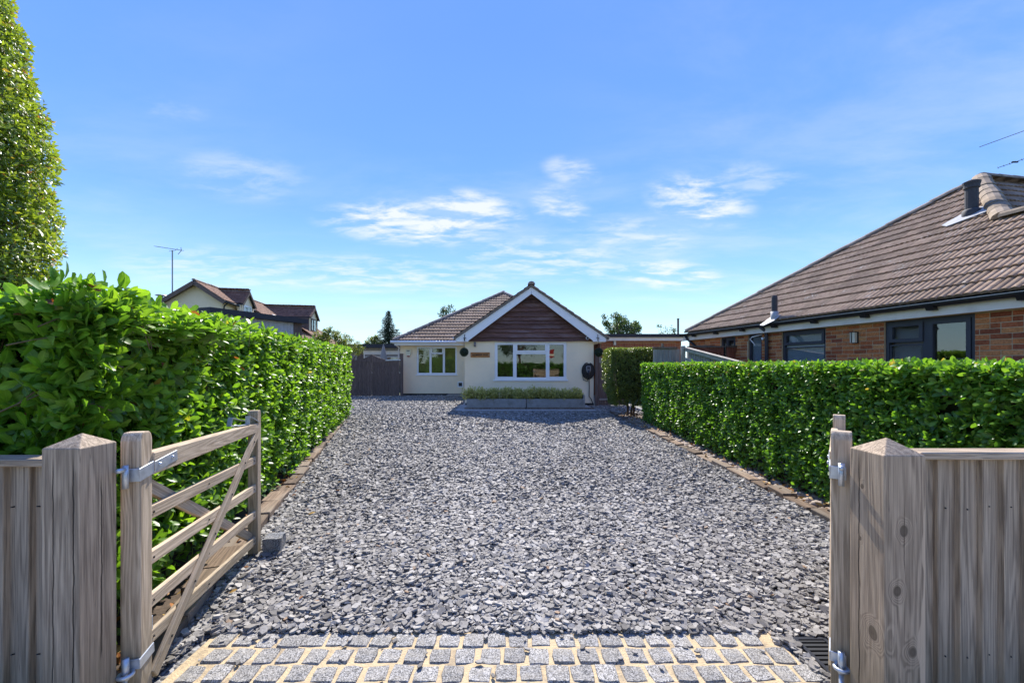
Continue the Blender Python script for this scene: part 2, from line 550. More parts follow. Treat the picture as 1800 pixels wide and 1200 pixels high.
m_lead = plain('lead_flashing', (.34, .345, .35), .6, .2, 14, dirt=((.2, .2, .2), 9, .6))
m_alu = plain('grey_aerial_metal', (.25, .25, .26), .45, .1, 30, metal=.6)
m_pipe = plain('old_grey_pipe', (.045, .045, .05), .7, .3, 30, .2, 60)
m_felt = plain('dark_roof_felt', (.03, .032, .038), .7, .15, 8)
m_greyclad = plain('pale_grey_cladding', (.42, .43, .43), .7, .06, 7, rnd=.05)
m_plaster = plain('dim_room_plaster', (.27, .25, .23), .9, .05, 3)
m_roomwall = plain('brown_room_wall', (.12, .09, .07), .9, .1, 3)
m_blind = plain('olive_blind', (.30, .24, .10), .6, .12, 20)
m_frost = plain('frosted_backing', (.40, .44, .47), .6, .05, 40)
m_sign = wood('varnished_sign_wood', (.55, .24, .075), (.33, .13, .04), 14, rnd=0, crack=0, rough=.4)
m_ink = plain('black_lettering', (.012, .011, .01), .5, .02)
m_redp = plain('red_plastic', (.35, .03, .025), .4, .05)
m_yell = plain('cream_plastic', (.78, .72, .52), .4, .03)
m_terra = plain('terracotta', (.38, .12, .06), .8, .15)
m_canvas = plain('grey_canvas', (.33, .31, .28), .9, .1, 14)
m_asph = plain('asphalt', (.11, .108, .104), .9, .25, 30, .3, 140)
m_pave = plain('pale_paving', (.42, .375, .31), .9, .14, 8, .2, 60)
m_soil = plain('dark_soil', (.075, .052, .036), .95, .4, 14, .8, 40, dirt=((.17, .12, .08), 9, .7))
m_ground = plain('rough_grass_ground', (.075, .095, .035), .95, .3, 3, .5, 20)
m_bark = plain('bark', (.10, .075, .055), .9, .3, 18, .6, 30)
m_twig = plain('twig', (.13, .10, .05), .8, .25, 30)
m_core = plain('painted_foliage_shade', (.022, .028, .010), .95, .45, 16, .8, 26)  # near-black colour paints the shade deep inside the foliage
m_glass = glass_mat('window_glass', .03)
m_glass2 = glass_mat('old_window_glass', .05, (.8, .84, .84))
m_lens = plain('pale_lamp_lens', (.62, .58, .44), .3, .05)


def tile_mat(name, a, b, lich, amt):
    t = NT(name)
    c = t.mapping(t.coord(), rnd=9.0)
    n = t.noise(c, 9, 6, .65)
    col = t.mix(t.range(n, .3, .7), a, b)
    at_ = t.new('ShaderNodeAttribute', attribute_name='tint')
    r = t.math('FRACT', t.math('ADD', t.rand(), at_.outputs['Fac']))
    col = t.hsv(col, val=t.range(r, 0, 1, .78, 1.22, False))
    w = t.new('ShaderNodeNewGeometry')
    m = t.range(t.noise(t.mapping(w.outputs['Position'], (1, 1, 1)), 3.1, 7, .72), .545, .65)
    m2 = t.range(t.noise(w.outputs['Position'], 26, 3, .6), .52, .64)
    col = t.mix(t.math('MULTIPLY', t.math('MULTIPLY', m, m2), amt), col, lich)
    moss = t.range(t.noise(w.outputs['Position'], 1.7, 5, .65), .52, .7)
    col = t.mix(t.math('MULTIPLY', moss, .35), col, tuple(x * .45 for x in a))
    t.base(col)
    t.bump(t.noise(c, 70, 4, .6), .3, .006)
    return t.done(.88, .2)


m_tile_r = tile_mat('brown_ribbed_tile', (.205, .138, .092), (.325, .23, .158), (.55, .53, .46), .85)
m_tile_b = tile_mat('purple_brown_tile', (.145, .094, .068), (.23, .153, .108), (.66, .62, .56), .9)
m_tile_l = tile_mat('russet_tile', (.15, .075, .05), (.24, .13, .085), (.45, .40, .32), .4)
m_hip = tile_mat('mortared_hip_tile', (.22, .175, .14), (.34, .28, .22), (.50, .45, .36), .6)
m_mossridge = tile_mat('lichened_ridge_tile', (.22, .17, .12), (.33, .26, .19), (.26, .25, .17), .8)


def brick_mat(name, stops):
    t = NT(name)
    at_ = t.new('ShaderNodeAttribute', attribute_name='tint')
    r = t.math('FRACT', t.math('ADD', t.rand(), at_.outputs['Fac']))
    col = t.ramp(r, stops)
    c = t.mapping(t.coord(), rnd=5.0)
    n = t.noise(c, 38, 5, .65)
    col = t.hsv(col, val=t.range(n, .3, .7, .68, 1.25))
    t.base(col)
    t.bump(t.noise(c, 130, 4, .6), .4, .005)
    return t.done(.9, .2)


m_brick = brick_mat('mixed_brick', [(0, (.22, .062, .028)), (.25, (.40, .125, .045)), (.5, (.48, .175, .060)), (.72, (.52, .245, .095)), (.9, (.36, .098, .040)), (1, (.15, .055, .034))])
m_brick2 = brick_mat('orange_brick', [(0, (.30, .10, .05)), (.5, (.36, .13, .065)), (1, (.27, .09, .05))])
m_mortar = plain('sandy_mortar', (.46, .35, .21), .95, .15, 30, .3, 90)


def slate_mat():
    t = NT('slate_chip')
    a = t.new('ShaderNodeAttribute', attribute_name='tint')
    col = t.ramp(a.outputs['Fac'], [(0, (.110, .101, .091)), (.3, (.200, .184, .163)), (.75, (.305, .283, .252)), (.965, (.41, .385, .345)), (.972, (.36, .27, .19)), (1, (.25, .15, .08))])
    g = t.new('ShaderNodeNewGeometry')
    n = t.noise(g.outputs['Position'], 90, 3, .6)
    t.base(t.hsv(col, val=t.range(n, .25, .75, .78, 1.2)))
    return t.done(.70, .25)


m_slate = slate_mat()


def slate_bed_mat():
    t = NT('slate_bed')
    g = t.new('ShaderNodeNewGeometry')
    v = t.voro(g.outputs['Position'], 38, 'F1', 'Color')
    d = t.voro(g.outputs['Position'], 38)
    s_ = t.new('ShaderNodeSeparateColor'); t.l.new(v, s_.inputs[0])
    t.base(t.ramp(s_.outputs[0], [(0, (.065, .063, .061)), (.5, (.16, .154, .146)), (1, (.30, .29, .27))]))
    t.bump(t.math('ADD', t.math('MULTIPLY', d, -1), s_.outputs[1]), 1.0, .02)
    return t.done(.6, .4)


m_bed = slate_bed_mat()


def granite_mat(name, lo, hi):
    t = NT(name)
    c = t.mapping(t.coord(), rnd=6.0)
    n = t.noise(c, 190, 2, .6)
    v = t.voro(c, 210, 'F1', 'Color')
    s_ = t.new('ShaderNodeSeparateColor'); t.l.new(v, s_.inputs[0])
    f = t.math('ADD', t.math('MULTIPLY', n, .6), t.math('MULTIPLY', s_.outputs[0], .5))
    col = t.ramp(t.range(f, .25, .85), [(0, tuple(x * .25 for x in lo)), (.3, lo), (.75, hi), (1, tuple(min(1, x * 1.5) for x in hi))])
    col = t.hsv(col, val=t.range(t.rand(), 0, 1, .82, 1.16, False))
    big = t.range(t.noise(c, 14, 3, .6), .4, .7, 0, .4)
    col = t.mix(big, col, (.30, .27, .22))
    t.base(col)
    t.bump(t.noise(c, 45, 6, .7), .7, .01)
    return t.done(.8, .3)


m_granite = granite_mat('granite_sett', (.185, .178, .165), (.32, .305, .28))
m_granite_dk = granite_mat('dark_granite', (.09, .095, .10), (.18, .185, .195))
m_sand = plain('sandy_joint', (.53, .405, .235), .95, .16, 26, .7, 120, dirt=((.24, .19, .13), 9, .75))
m_pebble = plain('pebble', (.33, .26, .20), .8, .35, 10)
m_litter = leaf_mat('fallen_leaf', [(0, (.20, .07, .02)), (.4, (.33, .13, .03)), (.7, (.42, .26, .07)), (1, (.16, .10, .05))], (1, .8, .5), .15, .6, .2)

m_laurel = leaf_mat('laurel_leaf', [(0, (.050, .120, .014)), (.45, (.100, .225, .018)), (.8, (.170, .320, .025)), (.965, (.21, .36, .03)), (.985, (.32, .30, .04)), (1, (.16, .05, .02))], (2.1, 2.0, .9), .40, .40, .45)
m_hedge = leaf_mat('hedge_leaf', [(0, (.040, .105, .014)), (.5, (.085, .205, .020)), (.85, (.145, .285, .026)), (.985, (.17, .31, .03)), (1, (.28, .22, .05))], (2.1, 2.05, .9), .38, .38, .5)
m_ivy = leaf_mat('ivy_leaf', [(0, (.075, .125, .020)), (.45, (.16, .235, .028)), (.8, (.25, .32, .04)), (.93, (.27, .29, .045)), (.965, (.30, .15, .045)), (1, (.18, .06, .03))], (2.2, 2.1, .9), .34, .34, .5)
m_dkhedge = leaf_mat('dark_clipped_leaf', [(0, (.055, .080, .017)), (.6, (.115, .155, .028)), (1, (.24, .28, .06))], (2.0, 2.0, .9), .28, .3, .5)
m_tree = leaf_mat('tree_leaf', [(0, (.025, .045, .015)), (.6, (.05, .082, .024)), (1, (.11, .14, .045))], (2.0, 2.0, .9), .3, .45, .4)
m_yellowtree = leaf_mat('yellow_green_leaf', [(0, (.05, .08, .015)), (.6, (.12, .16, .025)), (1, (.26, .24, .06))], (2.0, 1.9, .8), .34, .4, .4)
m_fir = leaf_mat('fir_needle', [(0, (.010, .022, .014)), (.6, (.020, .038, .024)), (1, (.045, .065, .035))], (1.6, 1.6, 1.0), .15, .6, .3)
m_hebe = leaf_mat('hebe_leaf', [(0, (.20, .20, .05)), (.5, (.46, .42, .13)), (1, (.68, .62, .30))], (2.0, 2.0, .9), .3, .4, .4)
m_topi = leaf_mat('topiary_leaf', [(0, (.010, .020, .014)), (1, (.035, .055, .035))], (1.2, 1.2, 1.0), .1, .5, .3)


# ------------------------------------------------------------------ leaves
def leaf_tmpl(w=.42, fold=.10, curl=.16, rows=((.22, .62), (.52, 1.0), (.82, .66))):
    v = [(0, 0, 0)]
    for y, k in rows:
        z = -curl * y * y; h = w / 2 * k
        v += [(-h, y, z + fold * k), (0, y, z), (h, y, z + fold * k)]
    v.append((0, 1, -curl))
    f = [(0, 2, 1), (0, 3, 2)]
    for r in range(len(rows) - 1):
        a = 1 + 3 * r
        f += [(a, a + 1, a + 4, a + 3), (a + 1, a + 2, a + 5, a + 4)]
    a = 1 + 3 * (len(rows) - 1); e = len(v) - 1
    f += [(a, a + 1, e), (a + 1, a + 2, e)]
    return np.array(v, float), f


LAUREL = leaf_tmpl(.47, .05, .20, ((.24, .52), (.56, 1.0), (.85, .72)))
SMALL = leaf_tmpl(.46, .08, .15, ((.45, 1.0),))
NEEDLE = leaf_tmpl(.16, .03, .1, ((.5, 1.0),))


def wob(P, s=1.0, seed=0.0):
    x, y, z = (P * s).T
    return (np.sin(1.7 * x + 2.1 * z + seed) + np.sin(2.9 * y - 1.3 * z + 1.3 * seed) + np.sin(3.7 * z + 2.3 * x - 1.9 * y + .7 * seed) + .6 * np.sin(7.1 * x + 5.3 * y + 6.7 * z)) / 3.6


def patch(O, U, V, n, bulge=.05, depth=.14, seed=0.0):
    O, U, V = (np.array(a, float) for a in (O, U, V))
    a = np.cross(U, V); N = a / np.linalg.norm(a)
    uv = rng.random((n, 2))
    P = O + uv[:, :1] * U + uv[:, 1:] * V
    P = P + N * (bulge * wob(P, 2.2, seed) - depth * rng.random(n) ** 1.6)[:, None]
    return P, np.repeat(N[None], n, 0)


def shoots(P, A, k, L, stem=.06, spread=(28, 82), tintk=.35, lvar=.22):
    n = len(P)
    A = norm(A)
    ref = np.where(np.abs(A[:, 2:3]) > .8, np.array([[1., 0, 0]]), np.array([[0, 0, 1.]]))
    X = norm(np.cross(ref, A)); Y = np.cross(A, X)
    ph0 = rng.random(n) * 6.283
    base = rng.random(n)
    Rs, Ps, Ts = [], [], []
    for j in range(k):
        t = j / max(1, k - 1)
        th = np.radians(spread[0] + (spread[1] - spread[0]) * t + rng.normal(0, 9, n))
        ph = ph0 + j * 2.4 + rng.normal(0, .25, n)
        rad = X * np.cos(ph)[:, None] + Y * np.sin(ph)[:, None]
        d = norm(A * np.cos(th)[:, None] + rad * np.sin(th)[:, None])
        nn = norm(A - d * np.sum(A * d, 1, keepdims=True) + rng.normal(0, .16, (n, 3)))
        nn = norm(nn - d * np.sum(nn * d, 1, keepdims=True))
        s = np.cross(d, nn)
        ll = L * (1 - .28 * (1 - t)) * (1 + rng.normal(0, lvar * .6, n)).clip(.55, 1.5)
        Rs.append(np.stack([s, d, nn], 2) * ll[:, None, None])
        Ps.append(P - A * (stem * t))
        Ts.append((tintk * (1 - t) + (1 - tintk) * (.55 * base + .45 * rng.random(n))))
    R, Q, T = np.concatenate(Rs), np.concatenate(Ps), np.concatenate(Ts).clip(0, .96)
    odd = rng.random(len(T)) < .006
    T[odd] = .97 + .03 * rng.random(odd.sum())
    return R, Q, T


def pick_singles(R, Q, n, blocked=(), cell=9):
    """indices of the n leaves that show largest: in the frame, nothing of their own mass in front, not behind timber"""
    C = Q + R[:, :, 1] * .5
    d = C[:, 1]
    ok = d > .6
    px = 900 + F * C[:, 0] / np.maximum(d, .1); py = 640 - F * (C[:, 2] - CH) / np.maximum(d, .1)
    ok &= (px > 4) & (px < 1796) & (py > 4) & (py < 1196)
    for x0, y0, x1, y1 in blocked: ok &= ~((px > x0) & (px < x1) & (py > y0) & (py < y1))
    idx = np.nonzero(ok)[0]
    key = (px[idx] // cell).astype(int) * 1000 + (py[idx] // cell).astype(int)
    o = np.lexsort((d[idx], key)); idx = idx[o]; key = key[o]
    first = np.concatenate([[True], key[1:] != key[:-1]])
    idx = idx[first]
    view = norm(C[idx] - np.array([0, 0, CH]))
    face = np.abs(np.sum(norm(R[idx][:, :, 2]) * view, 1))
    size = np.linalg.norm(R[idx][:, :, 1], axis=1) / d[idx] * (.25 + face)
    return idx[np.argsort(-size)[:n]]


def leaf_objects(parent, tmpl, R, Q, T, sel, mat, name='leaf'):
    ms = []
    for k in range(10):
        me = mass_mesh('leaf_shape', [piece_arrays(tmpl[0], tmpl[1], np.eye(3)[None], np.zeros((1, 3)), np.array([(k + .5) / 10]))], True)
        me.materials.append(mat); ms.append(me)
    for i in sel:
        link(name, ms[min(9, int(T[i] * 10))], None, parent, basis(R[i][:, 0], R[i][:, 1], R[i][:, 2], Q[i]))


def foliage(parent, tmpl, R, Q, T, mat, singles=0, blocked=(), name='foliage'):
    keep = np.ones(len(Q), bool)
    if singles:
        sel = pick_singles(R, Q, singles, blocked)
        leaf_objects(parent, tmpl, R, Q, T, sel, mat)
        keep[sel] = False
    me = mass_mesh(name, [piece_arrays(tmpl[0], tmpl[1], R[keep], Q[keep], T[keep])], True)
    return tag(link(name, me, mat, parent), kind='stuff')


def aim(N, up=.55, jit=.42):
    return norm(N + np.array([0, 0, up]) + rng.normal(0, jit, N.shape))


def blob_points(cs, rs, n, squash=1.0, shell=.45):
    """points through the outer part of several lobes, with the outward direction"""
    w = np.array([r * r for r in rs]); w = w / w.sum()
    k = rng.choice(len(cs), n, p=w)
    d = norm(rng.normal(0, 1, (n, 3)))
    r = np.array(rs)[k] * (1 - shell * rng.random(n) ** 1.5)
    P = np.array(cs)[k] + d * r[:, None] * np.array([1, 1, squash])
    return P, d


# ================================================================== THE SETTING
def sheet(name, pts, z, mat, kind='structure'):
    me = bpy.data.meshes.new(name)
    me.from_pydata([(x, y, z) for x, y in pts], [], [tuple(range(len(pts)))]); me.update()
    return tag(link(name, me, mat), kind=kind)


sheet('ground', [(-500, -500), (500, -500), (500, 500), (-500, 500)], -.06, m_ground)
sheet('road', [(-60, -9), (60, -9), (60, -3.2), (-60, -3.2)], -.045, m_asph)
sheet('pavement', [(-60, -3.0), (60, -3.0), (60, 1.50), (-60, 1.50)], -.018, m_pave)
kb = cbox('kerb', (-60, -3.2, -.10), (60, -3.0, .0), m_slab, None); tag(kb, kind='structure')


def edge_l(y):     # outer face of the left-hand edging
    return -1.80 - .30 * (y - 2.06)


drive = sheet('driveway', [(edge_l(1.5), 1.5), (3.06, 1.5), (3.06, 12.4), (4.6, 12.6), (4.6, 15.2), (4.6, 20.6), (-8, 20.6), (-8, 12.2), (edge_l(11.8), 11.8)], -.004, m_bed)
sheet('soil_bed', [(edge_l(1.5) - .02, 1.5), (edge_l(11.8) - .02, 11.8), (-9.5, 11.8), (-9.5, 1.5)], -.012, m_soil)
sheet('soil_bed', [(3.07, 1.5), (9.5, 1.5), (9.5, 12.5), (3.07, 12.4)], -.012, m_soil)

# --- granite setts across the gateway, each laid in a sandy bed
apron = sheet('sett_apron', [(-1.70, -.6), (1.50, -.6), (1.47, 2.315), (-1.68, 2.315)], .006, m_sand)


def sett_mesh(seed):
    r = random.Random(seed)
    n = []
    hx, hy = .0575 + r.uniform(-.006, .003), .0525 + r.uniform(-.005, .003)
    pts = []
    for (sx, sy) in ((-1, -1), (0, -1), (1, -1), (1, 0), (1, 1), (0, 1), (-1, 1), (-1, 0)):
        pts.append((sx * hx * (1 - (.10 * r.random() if sx and sy else 0)) + r.uniform(-.004, .004),
                    sy * hy * (1 - (.10 * r.random() if sx and sy else 0)) + r.uniform(-.004, .004)))
    top = [(x * .93, y * .93, .018 + r.uniform(-.004, .003)) for x, y in pts]
    mid = [(x, y, .010 + r.uniform(-.002, .002)) for x, y in pts]
    bot = [(x * 1.03, y * 1.03, -.03) for x, y in pts]
    m = MB(); v = top + mid + bot + [(r.uniform(-.01, .01), r.uniform(-.01, .01), .021 + r.uniform(-.004, .003))]
    f = [(24, i, (i + 1) % 8) for i in range(8)]
    for b in (0, 8):
        f += [(b + i, b + 8 + i, b + 8 + (i + 1) % 8, b + (i + 1) % 8) for i in range(8)]
    m.add(v, f)
    me = m.mesh('sett'); me.materials.append(m_granite)
    return me


sett_shapes = [sett_mesh(i) for i in range(14)]
r0 = random.Random(5)
for row in range(22):
    y = 2.248 - row * .1215
    x = -1.60 + r0.uniform(-.03, .03) + (.045 if row % 2 else 0)
    skew = r0.uniform(-.004, .004)
    while x < (1.42 if row < 1 else 1.46 + .02 * row):
        m = Matrix.Translation((x, y + skew * x + r0.uniform(-.006, .006), -.005 + r0.uniform(-.003, .003))) @ Matrix.Rotation(r0.choice((0, math.pi / 2, math.pi)) + r0.uniform(-.07, .07), 4, 'Z') @ Matrix.Rotation(r0.uniform(-.05, .05), 4, 'X')
        link('sett', r0.choice(sett_shapes), None, apron, m)
        x += .1262 + r0.uniform(-.006, .008)

# --- slate chippings


def chip_tmpl(n, seed, lying=True):
    r = random.Random(seed)
    ang = sorted(2 * math.pi * (i + r.uniform(-.28, .28)) / n for i in range(n))
    a, b = .5, r.uniform(.26, .38)
    t = r.uniform(.13, .22)
    top = [(a * math.cos(x) * r.uniform(.82, 1.08), b * math.sin(x) * r.uniform(.82, 1.08), t) for x in ang]
    bot = [(x * 1.05 + r.uniform(-.05, .05), y * 1.05 + r.uniform(-.04, .04), 0) for x, y, z in top]
    top = [(x, y, z + r.uniform(-.025, .025)) for x, y, z in top]
    f = [tuple(range(n))] + [(n + i, n + (i + 1) % n, (i + 1) % n, i) for i in range(n)]
    return np.array(top + bot), f


def drive_mask(x, y):
    xl = np.where(y < 11.8, edge_l(y) + .01, -7.6)
    xr = np.where(y < 12.3, 3.03, 4.3)
    ok = (x > xl) & (x < xr) & (y < 20.2)
    ok &= ~((x > -1.73) & (x < 1.44) & (y < 2.30))
    ok &= ~((x > 1.42) & (x < 1.50) & (y < 2.2)) & ~((x > 1.55) & (x < 1.735) & (y < 2.27))
    ok &= ~((x > -1.86) & (x < 2.80) & (y > 13.02)) & ~((x > -1.78) & (x < 3.2) & (y > 14.9)) & ~((x > -5.6) & (y > 19.7))
    ok &= ~((x > 3.0) & (y > 14.7))
    return ok


def chips(name, y0, y1, dens, size, nvert, seed):
    x0, x1 = -7.6, 4.3
    n = int((x1 - x0) * (y1 - y0) * dens)
    x = rng.uniform(x0, x1, n); y = rng.uniform(y0, y1, n)
    k = drive_mask(x, y); x, y = x[k], y[k]
    parts = []
    var = rng.integers(0, 7, len(x))
    for v in range(7):
        s = var == v; m = s.sum()
        tv, tf = chip_tmpl(nvert, seed + v)
        yaw = rng.random(m) * 6.283; tilt = np.radians(rng.normal(0, 15, m)); roll = np.radians(rng.normal(0, 13, m))
        cz, sz = np.cos(yaw), np.sin(yaw); cx, sx = np.cos(tilt), np.sin(tilt); cy, sy = np.cos(roll), np.sin(roll)
        Z = np.zeros(m); O = np.ones(m)
        Rz = np.stack([np.stack([cz, -sz, Z], 1), np.stack([sz, cz, Z], 1), np.stack([Z, Z, O], 1)], 1)
        Rx = np.stack([np.stack([O, Z, Z], 1), np.stack([Z, cx, -sx], 1), np.stack([Z, sx, cx], 1)], 1)
        Ry = np.stack([np.stack([cy, Z, sy], 1), np.stack([Z, O, Z], 1), np.stack([-sy, Z, cy], 1)], 1)
        sc = size * np.exp(rng.normal(-.05, .32, m)).clip(.45, 1.9)
        R = (Rz @ Rx @ Ry) * sc[:, None, None]
        P = np.stack([x[s], y[s], .003 + .026 * rng.random(m) + .012 * wob(np.stack([x[s], y[s], Z], 1), 1.6)], 1)
        # tyre tracks and patches: slightly paler and darker drifts of stone
        drift = .09 * wob(np.stack([x[s] * 1.0, y[s] * .35, Z], 1), 1.3, 2.0)
        cxl = (edge_l(np.minimum(y[s], 11.8)) + 3.03) / 2
        track = .07 * np.exp(-((np.abs(x[s] - cxl - .2) - .75) / .30) ** 2)
        T = (rng.random(m) ** .95 * .90 + drift + track).clip(0, .955)
        odd = rng.random(m) < .007; T[odd] = .965 + .035 * rng.random(odd.sum())
        parts.append(piece_arrays(tv, tf, R, P, T))
    return parts


parts = chips('a', 1.55, 4.4, 4700, .040, 6, 100) + chips('b', 4.4, 9.0, 2500, .046, 4, 200) + chips('c', 9.0, 20.2, 760, .064, 4, 300)
gv = link('slate_gravel', mass_mesh('slate_gravel', parts), m_slate); tag(gv, 'grey slate chippings covering the whole driveway', None, None, 'stuff')

# stray chips kicked onto the setts
xs = rng.uniform(-1.6, 1.4, 60); ys = 2.3 - .55 * rng.random(60) ** 2.2
tv, tf = chip_tmpl(6, 911)
yaw = rng.random(60) * 6.28
R = np.zeros((60, 3, 3)); R[:, 0, 0] = np.cos(yaw); R[:, 0, 1] = -np.sin(yaw); R[:, 1, 0] = np.sin(yaw); R[:, 1, 1] = np.cos(yaw); R[:, 2, 2] = 1
R *= (.016 + .028 * rng.random(60))[:, None, None]
st = link('stray_gravel', mass_mesh('stray_gravel', [piece_arrays(tv, tf, R, np.stack([xs, ys, np.full(60, .018)], 1), rng.random(60) * .8)]), m_slate)
tag(st, 'a few loose slate chips lying on the granite setts', None, None, 'stuff')

# --- edging timbers
el_ = thing('driveway_edging', 'row of old brown edging blocks along the left hedge', 'edging', (edge_l(2.0), 2.0, 0))
y = 1.75; r1 = random.Random(3)
dirn = Vector((-.30, 1, 0)).normalized(); nrm = Vector((dirn.y, -dirn.x, 0))
while y < 11.6:
    L = r1.uniform(.24, .40) if y < 5 else r1.uniform(.38, .6)
    w = r1.uniform(.13, .19); h = r1.uniform(.085, .115)
    p = Vector((edge_l(y), y, -.03)) - nrm * (w / 2 - r1.uniform(-.006, .012))
    q = p + dirn * (L - .012)
    yaw = r1.uniform(-.04, .04)
    q += nrm * yaw * L
    beam('edging_block', p + Vector((0, 0, h / 2)), q + Vector((0, 0, h / 2 + r1.uniform(-.01, .01))), w, h, m_edge, el_, (r1.uniform(-.05, .05), 0, 1), .007)
    y += L * dirn.y
er_ = thing('driveway_edging', 'row of old brown edging blocks in front of the right hedge', 'edging', (3.06, 4, 0))
y = 2.6
while y < 12.2:
    L = r1.uniform(.30, .62); w = r1.uniform(.11, .17); h = r1.uniform(.085, .125)
    x = 3.045 + r1.uniform(-.012, .012)
    beam('edging_block', (x + w / 2, y, -.04 + h / 2), (x + w / 2 + r1.uniform(-.02, .02), y + L - .012, -.04 + h / 2 + r1.uniform(-.012, .012)), w, h, m_edge, er_, (r1.uniform(-.12, .05), 0, 1), .007)
    y += L

# cobbles and litter behind the edging
n = 900
ps = np.stack([rng.uniform(3.2, 3.52, n), rng.uniform(2.6, 12.3, n), rng.uniform(.0, .035, n)], 1)
bm = bmesh.new(); bmesh.ops.create_icosphere(bm, subdivisions=2, radius=.5)
pv = np.array([v.co[:] for v in bm.verts]) * np.array([1, .8, .62]); pf = [tuple(v.index for v in f.verts) for f in bm.faces]; bm.free()
pv = pv * (1 + .16 * wob(pv, 5)[:, None])
yaw = rng.random(n) * 6.28
R = np.zeros((n, 3, 3)); R[:, 0, 0] = np.cos(yaw); R[:, 0, 1] = -np.sin(yaw); R[:, 1, 0] = np.sin(yaw); R[:, 1, 1] = np.cos(yaw); R[:, 2, 2] = 1
R *= (.05 + .07 * rng.random(n))[:, None, None]
pb = link('pebbles', mass_mesh('pebbles', [piece_arrays(pv, pf, R, ps, rng.random(n))], True), m_pebble); tag(pb, 'brown cobbles lying between the edging and the right hedge', None, None, 'stuff')


def litter(n, xs, ys, zs, s0, s1):
    P = np.stack([xs, ys, zs], 1)
    A = norm(rng.normal(0, 1, (n, 3)))
    nn = norm(np.stack([rng.normal(0, .45, n), rng.normal(0, .45, n), np.ones(n)], 1))
    d = norm(A - nn * np.sum(A * nn, 1, keepdims=True))
    R = np.stack([np.cross(d, nn), d, nn], 2) * (s0 + (s1 - s0) * rng.random(n))[:, None, None]
    return piece_arrays(*LAUREL, R, P, rng.random(n))


n1_, n2_, n3_ = 420, 300, 90
y1 = rng.uniform(1.9, 11.5, n1_); y2 = rng.uniform(2.8, 12.2, n2_)
y3 = 2.4 + 9 * rng.random(n3_); side = rng.random(n3_) < .5
x3 = np.where(side, edge_l(y3) + .05 + .9 * rng.random(n3_) ** 2, 3.0 - 1.2 * rng.random(n3_) ** 2)
lt = link('leaf_litter', mass_mesh('leaf_litter', [litter(n1_, edge_l(y1) - .02 - .4 * rng.random(n1_), y1, .01 + .05 * rng.random(n1_), .05, .10),
                                                   litter(n2_, 3.1 + .45 * rng.random(n2_), y2, .05 + .05 * rng.random(n2_), .045, .08),
                                                   litter(n3_, x3, y3, np.full(n3_, .035), .035, .07)], True), m_litter)
tag(lt, 'dry brown leaves fallen along both edges of the driveway', None, None, 'stuff')

# drain beside the right gate post
dr = thing('drain_channel', 'black slotted drain channel by the right gate', 'drain', (1.64, 2.0, .02))
m = MB().box((1.555, 1.5, -.04), (1.575, 2.26, .018)).box((1.715, 1.5, -.04), (1.735, 2.26, .018)).box((1.575, 2.24, -.04), (1.715, 2.26, .018)).box((1.575, 1.5, -.04), (1.715, 2.24, -.025))
m.build('channel', m_black, dr)
y = 1.52
while y < 2.235:
    cbox('grate_bar', (1.576, y, -.005), (1.714, y + .018, .014), m_iron, dr); y += .032

# ================================================================== HEDGES
TIMBER = ((0, 800, 210, 1200), (204, 775, 272, 1200), (1488, 765, 1800, 1200), (1460, 735, 1500, 1200))


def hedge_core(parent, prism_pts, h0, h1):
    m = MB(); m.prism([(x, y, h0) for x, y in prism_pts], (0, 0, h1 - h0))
    return m.build('shade_core', m_core, parent)  # solid core added to block light and gaps, inner shade in its colour


# --- left laurel hedge, running away along the edging, its end standing behind the fence
hl = thing('laurel_hedge', 'long tall laurel hedge with big glossy leaves on the left', 'hedge', (-3.4, 6.5, 0))
a0, a1 = np.array([-2.02, 1.90, 0.]), np.array([-4.66, 11.7, 0.])
back = np.array([-1.25, -.33, 0.])
H0 = np.array([0, 0, 1.84]); dH = .18
fr = a1 - a0; Lf = np.linalg.norm(fr)
P1, N1 = patch(a0 + [0, 0, .06], fr, H0 + [0, 0, dH * .5 - .06], 7600, .045, .18, 1.0)
# clear the foot of the hedge a little: fewer leaves near the soil
k = rng.random(len(P1)) < np.clip((P1[:, 2] - .02) / .42, .10, 1); P1, N1 = P1[k], N1[k]
P2, N2 = patch(a0 + H0, fr, back, 2600, .025, .12, 2.0)
P2[:, 2] += dH * ((P2[:, 1] - 1.9) / 9.8) - .03
P3, N3 = patch(a0 + [-3.4, 0, .5], [3.4, 0, 0], [0, 0, 1.36], 2700, .05, .2, 3.0)
P4, N4 = patch(a1 + [0, 0, .05], [-1.3, 0, 0], [0, 0, 2.0], 500, .05, .12, 4.0)
# broad, spreading south end (the hedge is deeper here)
P5, N5 = patch(a0 + [-3.4, 0, 1.84], [3.4, 0, 0], [0, 1.3, 0], 900, .05, .12, 5.0)
P = np.concatenate([P1, P2, P3, P4, P5]); N = np.concatenate([N1, N2, N3, N4, N5])
top = np.concatenate([np.zeros(len(P1)), np.ones(len(P2)), np.zeros(len(P3)), np.zeros(len(P4)), np.ones(len(P5))])
A = aim(N, .46, .42)
R, Q, T = shoots(P, A, 7, .096, .075, (28, 88), .34)
near = Q[:, 1] < 3.1
R[near] *= 1.06
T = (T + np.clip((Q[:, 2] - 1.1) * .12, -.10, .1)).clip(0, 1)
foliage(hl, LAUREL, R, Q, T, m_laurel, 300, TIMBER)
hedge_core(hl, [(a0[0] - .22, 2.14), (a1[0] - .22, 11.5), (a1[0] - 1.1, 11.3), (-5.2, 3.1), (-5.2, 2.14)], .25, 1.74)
tw = MB()
for i in np.nonzero((P[:, 1] < 4.2) & (rng.random(len(P)) < .10))[0]:
    tw.tube([P[i] - A[i] * .16 - np.array([0, 0, .03]), P[i] - A[i] * .08 + rng.normal(0, .006, 3), P[i]], [.0035, .0028, .002], 4, False)
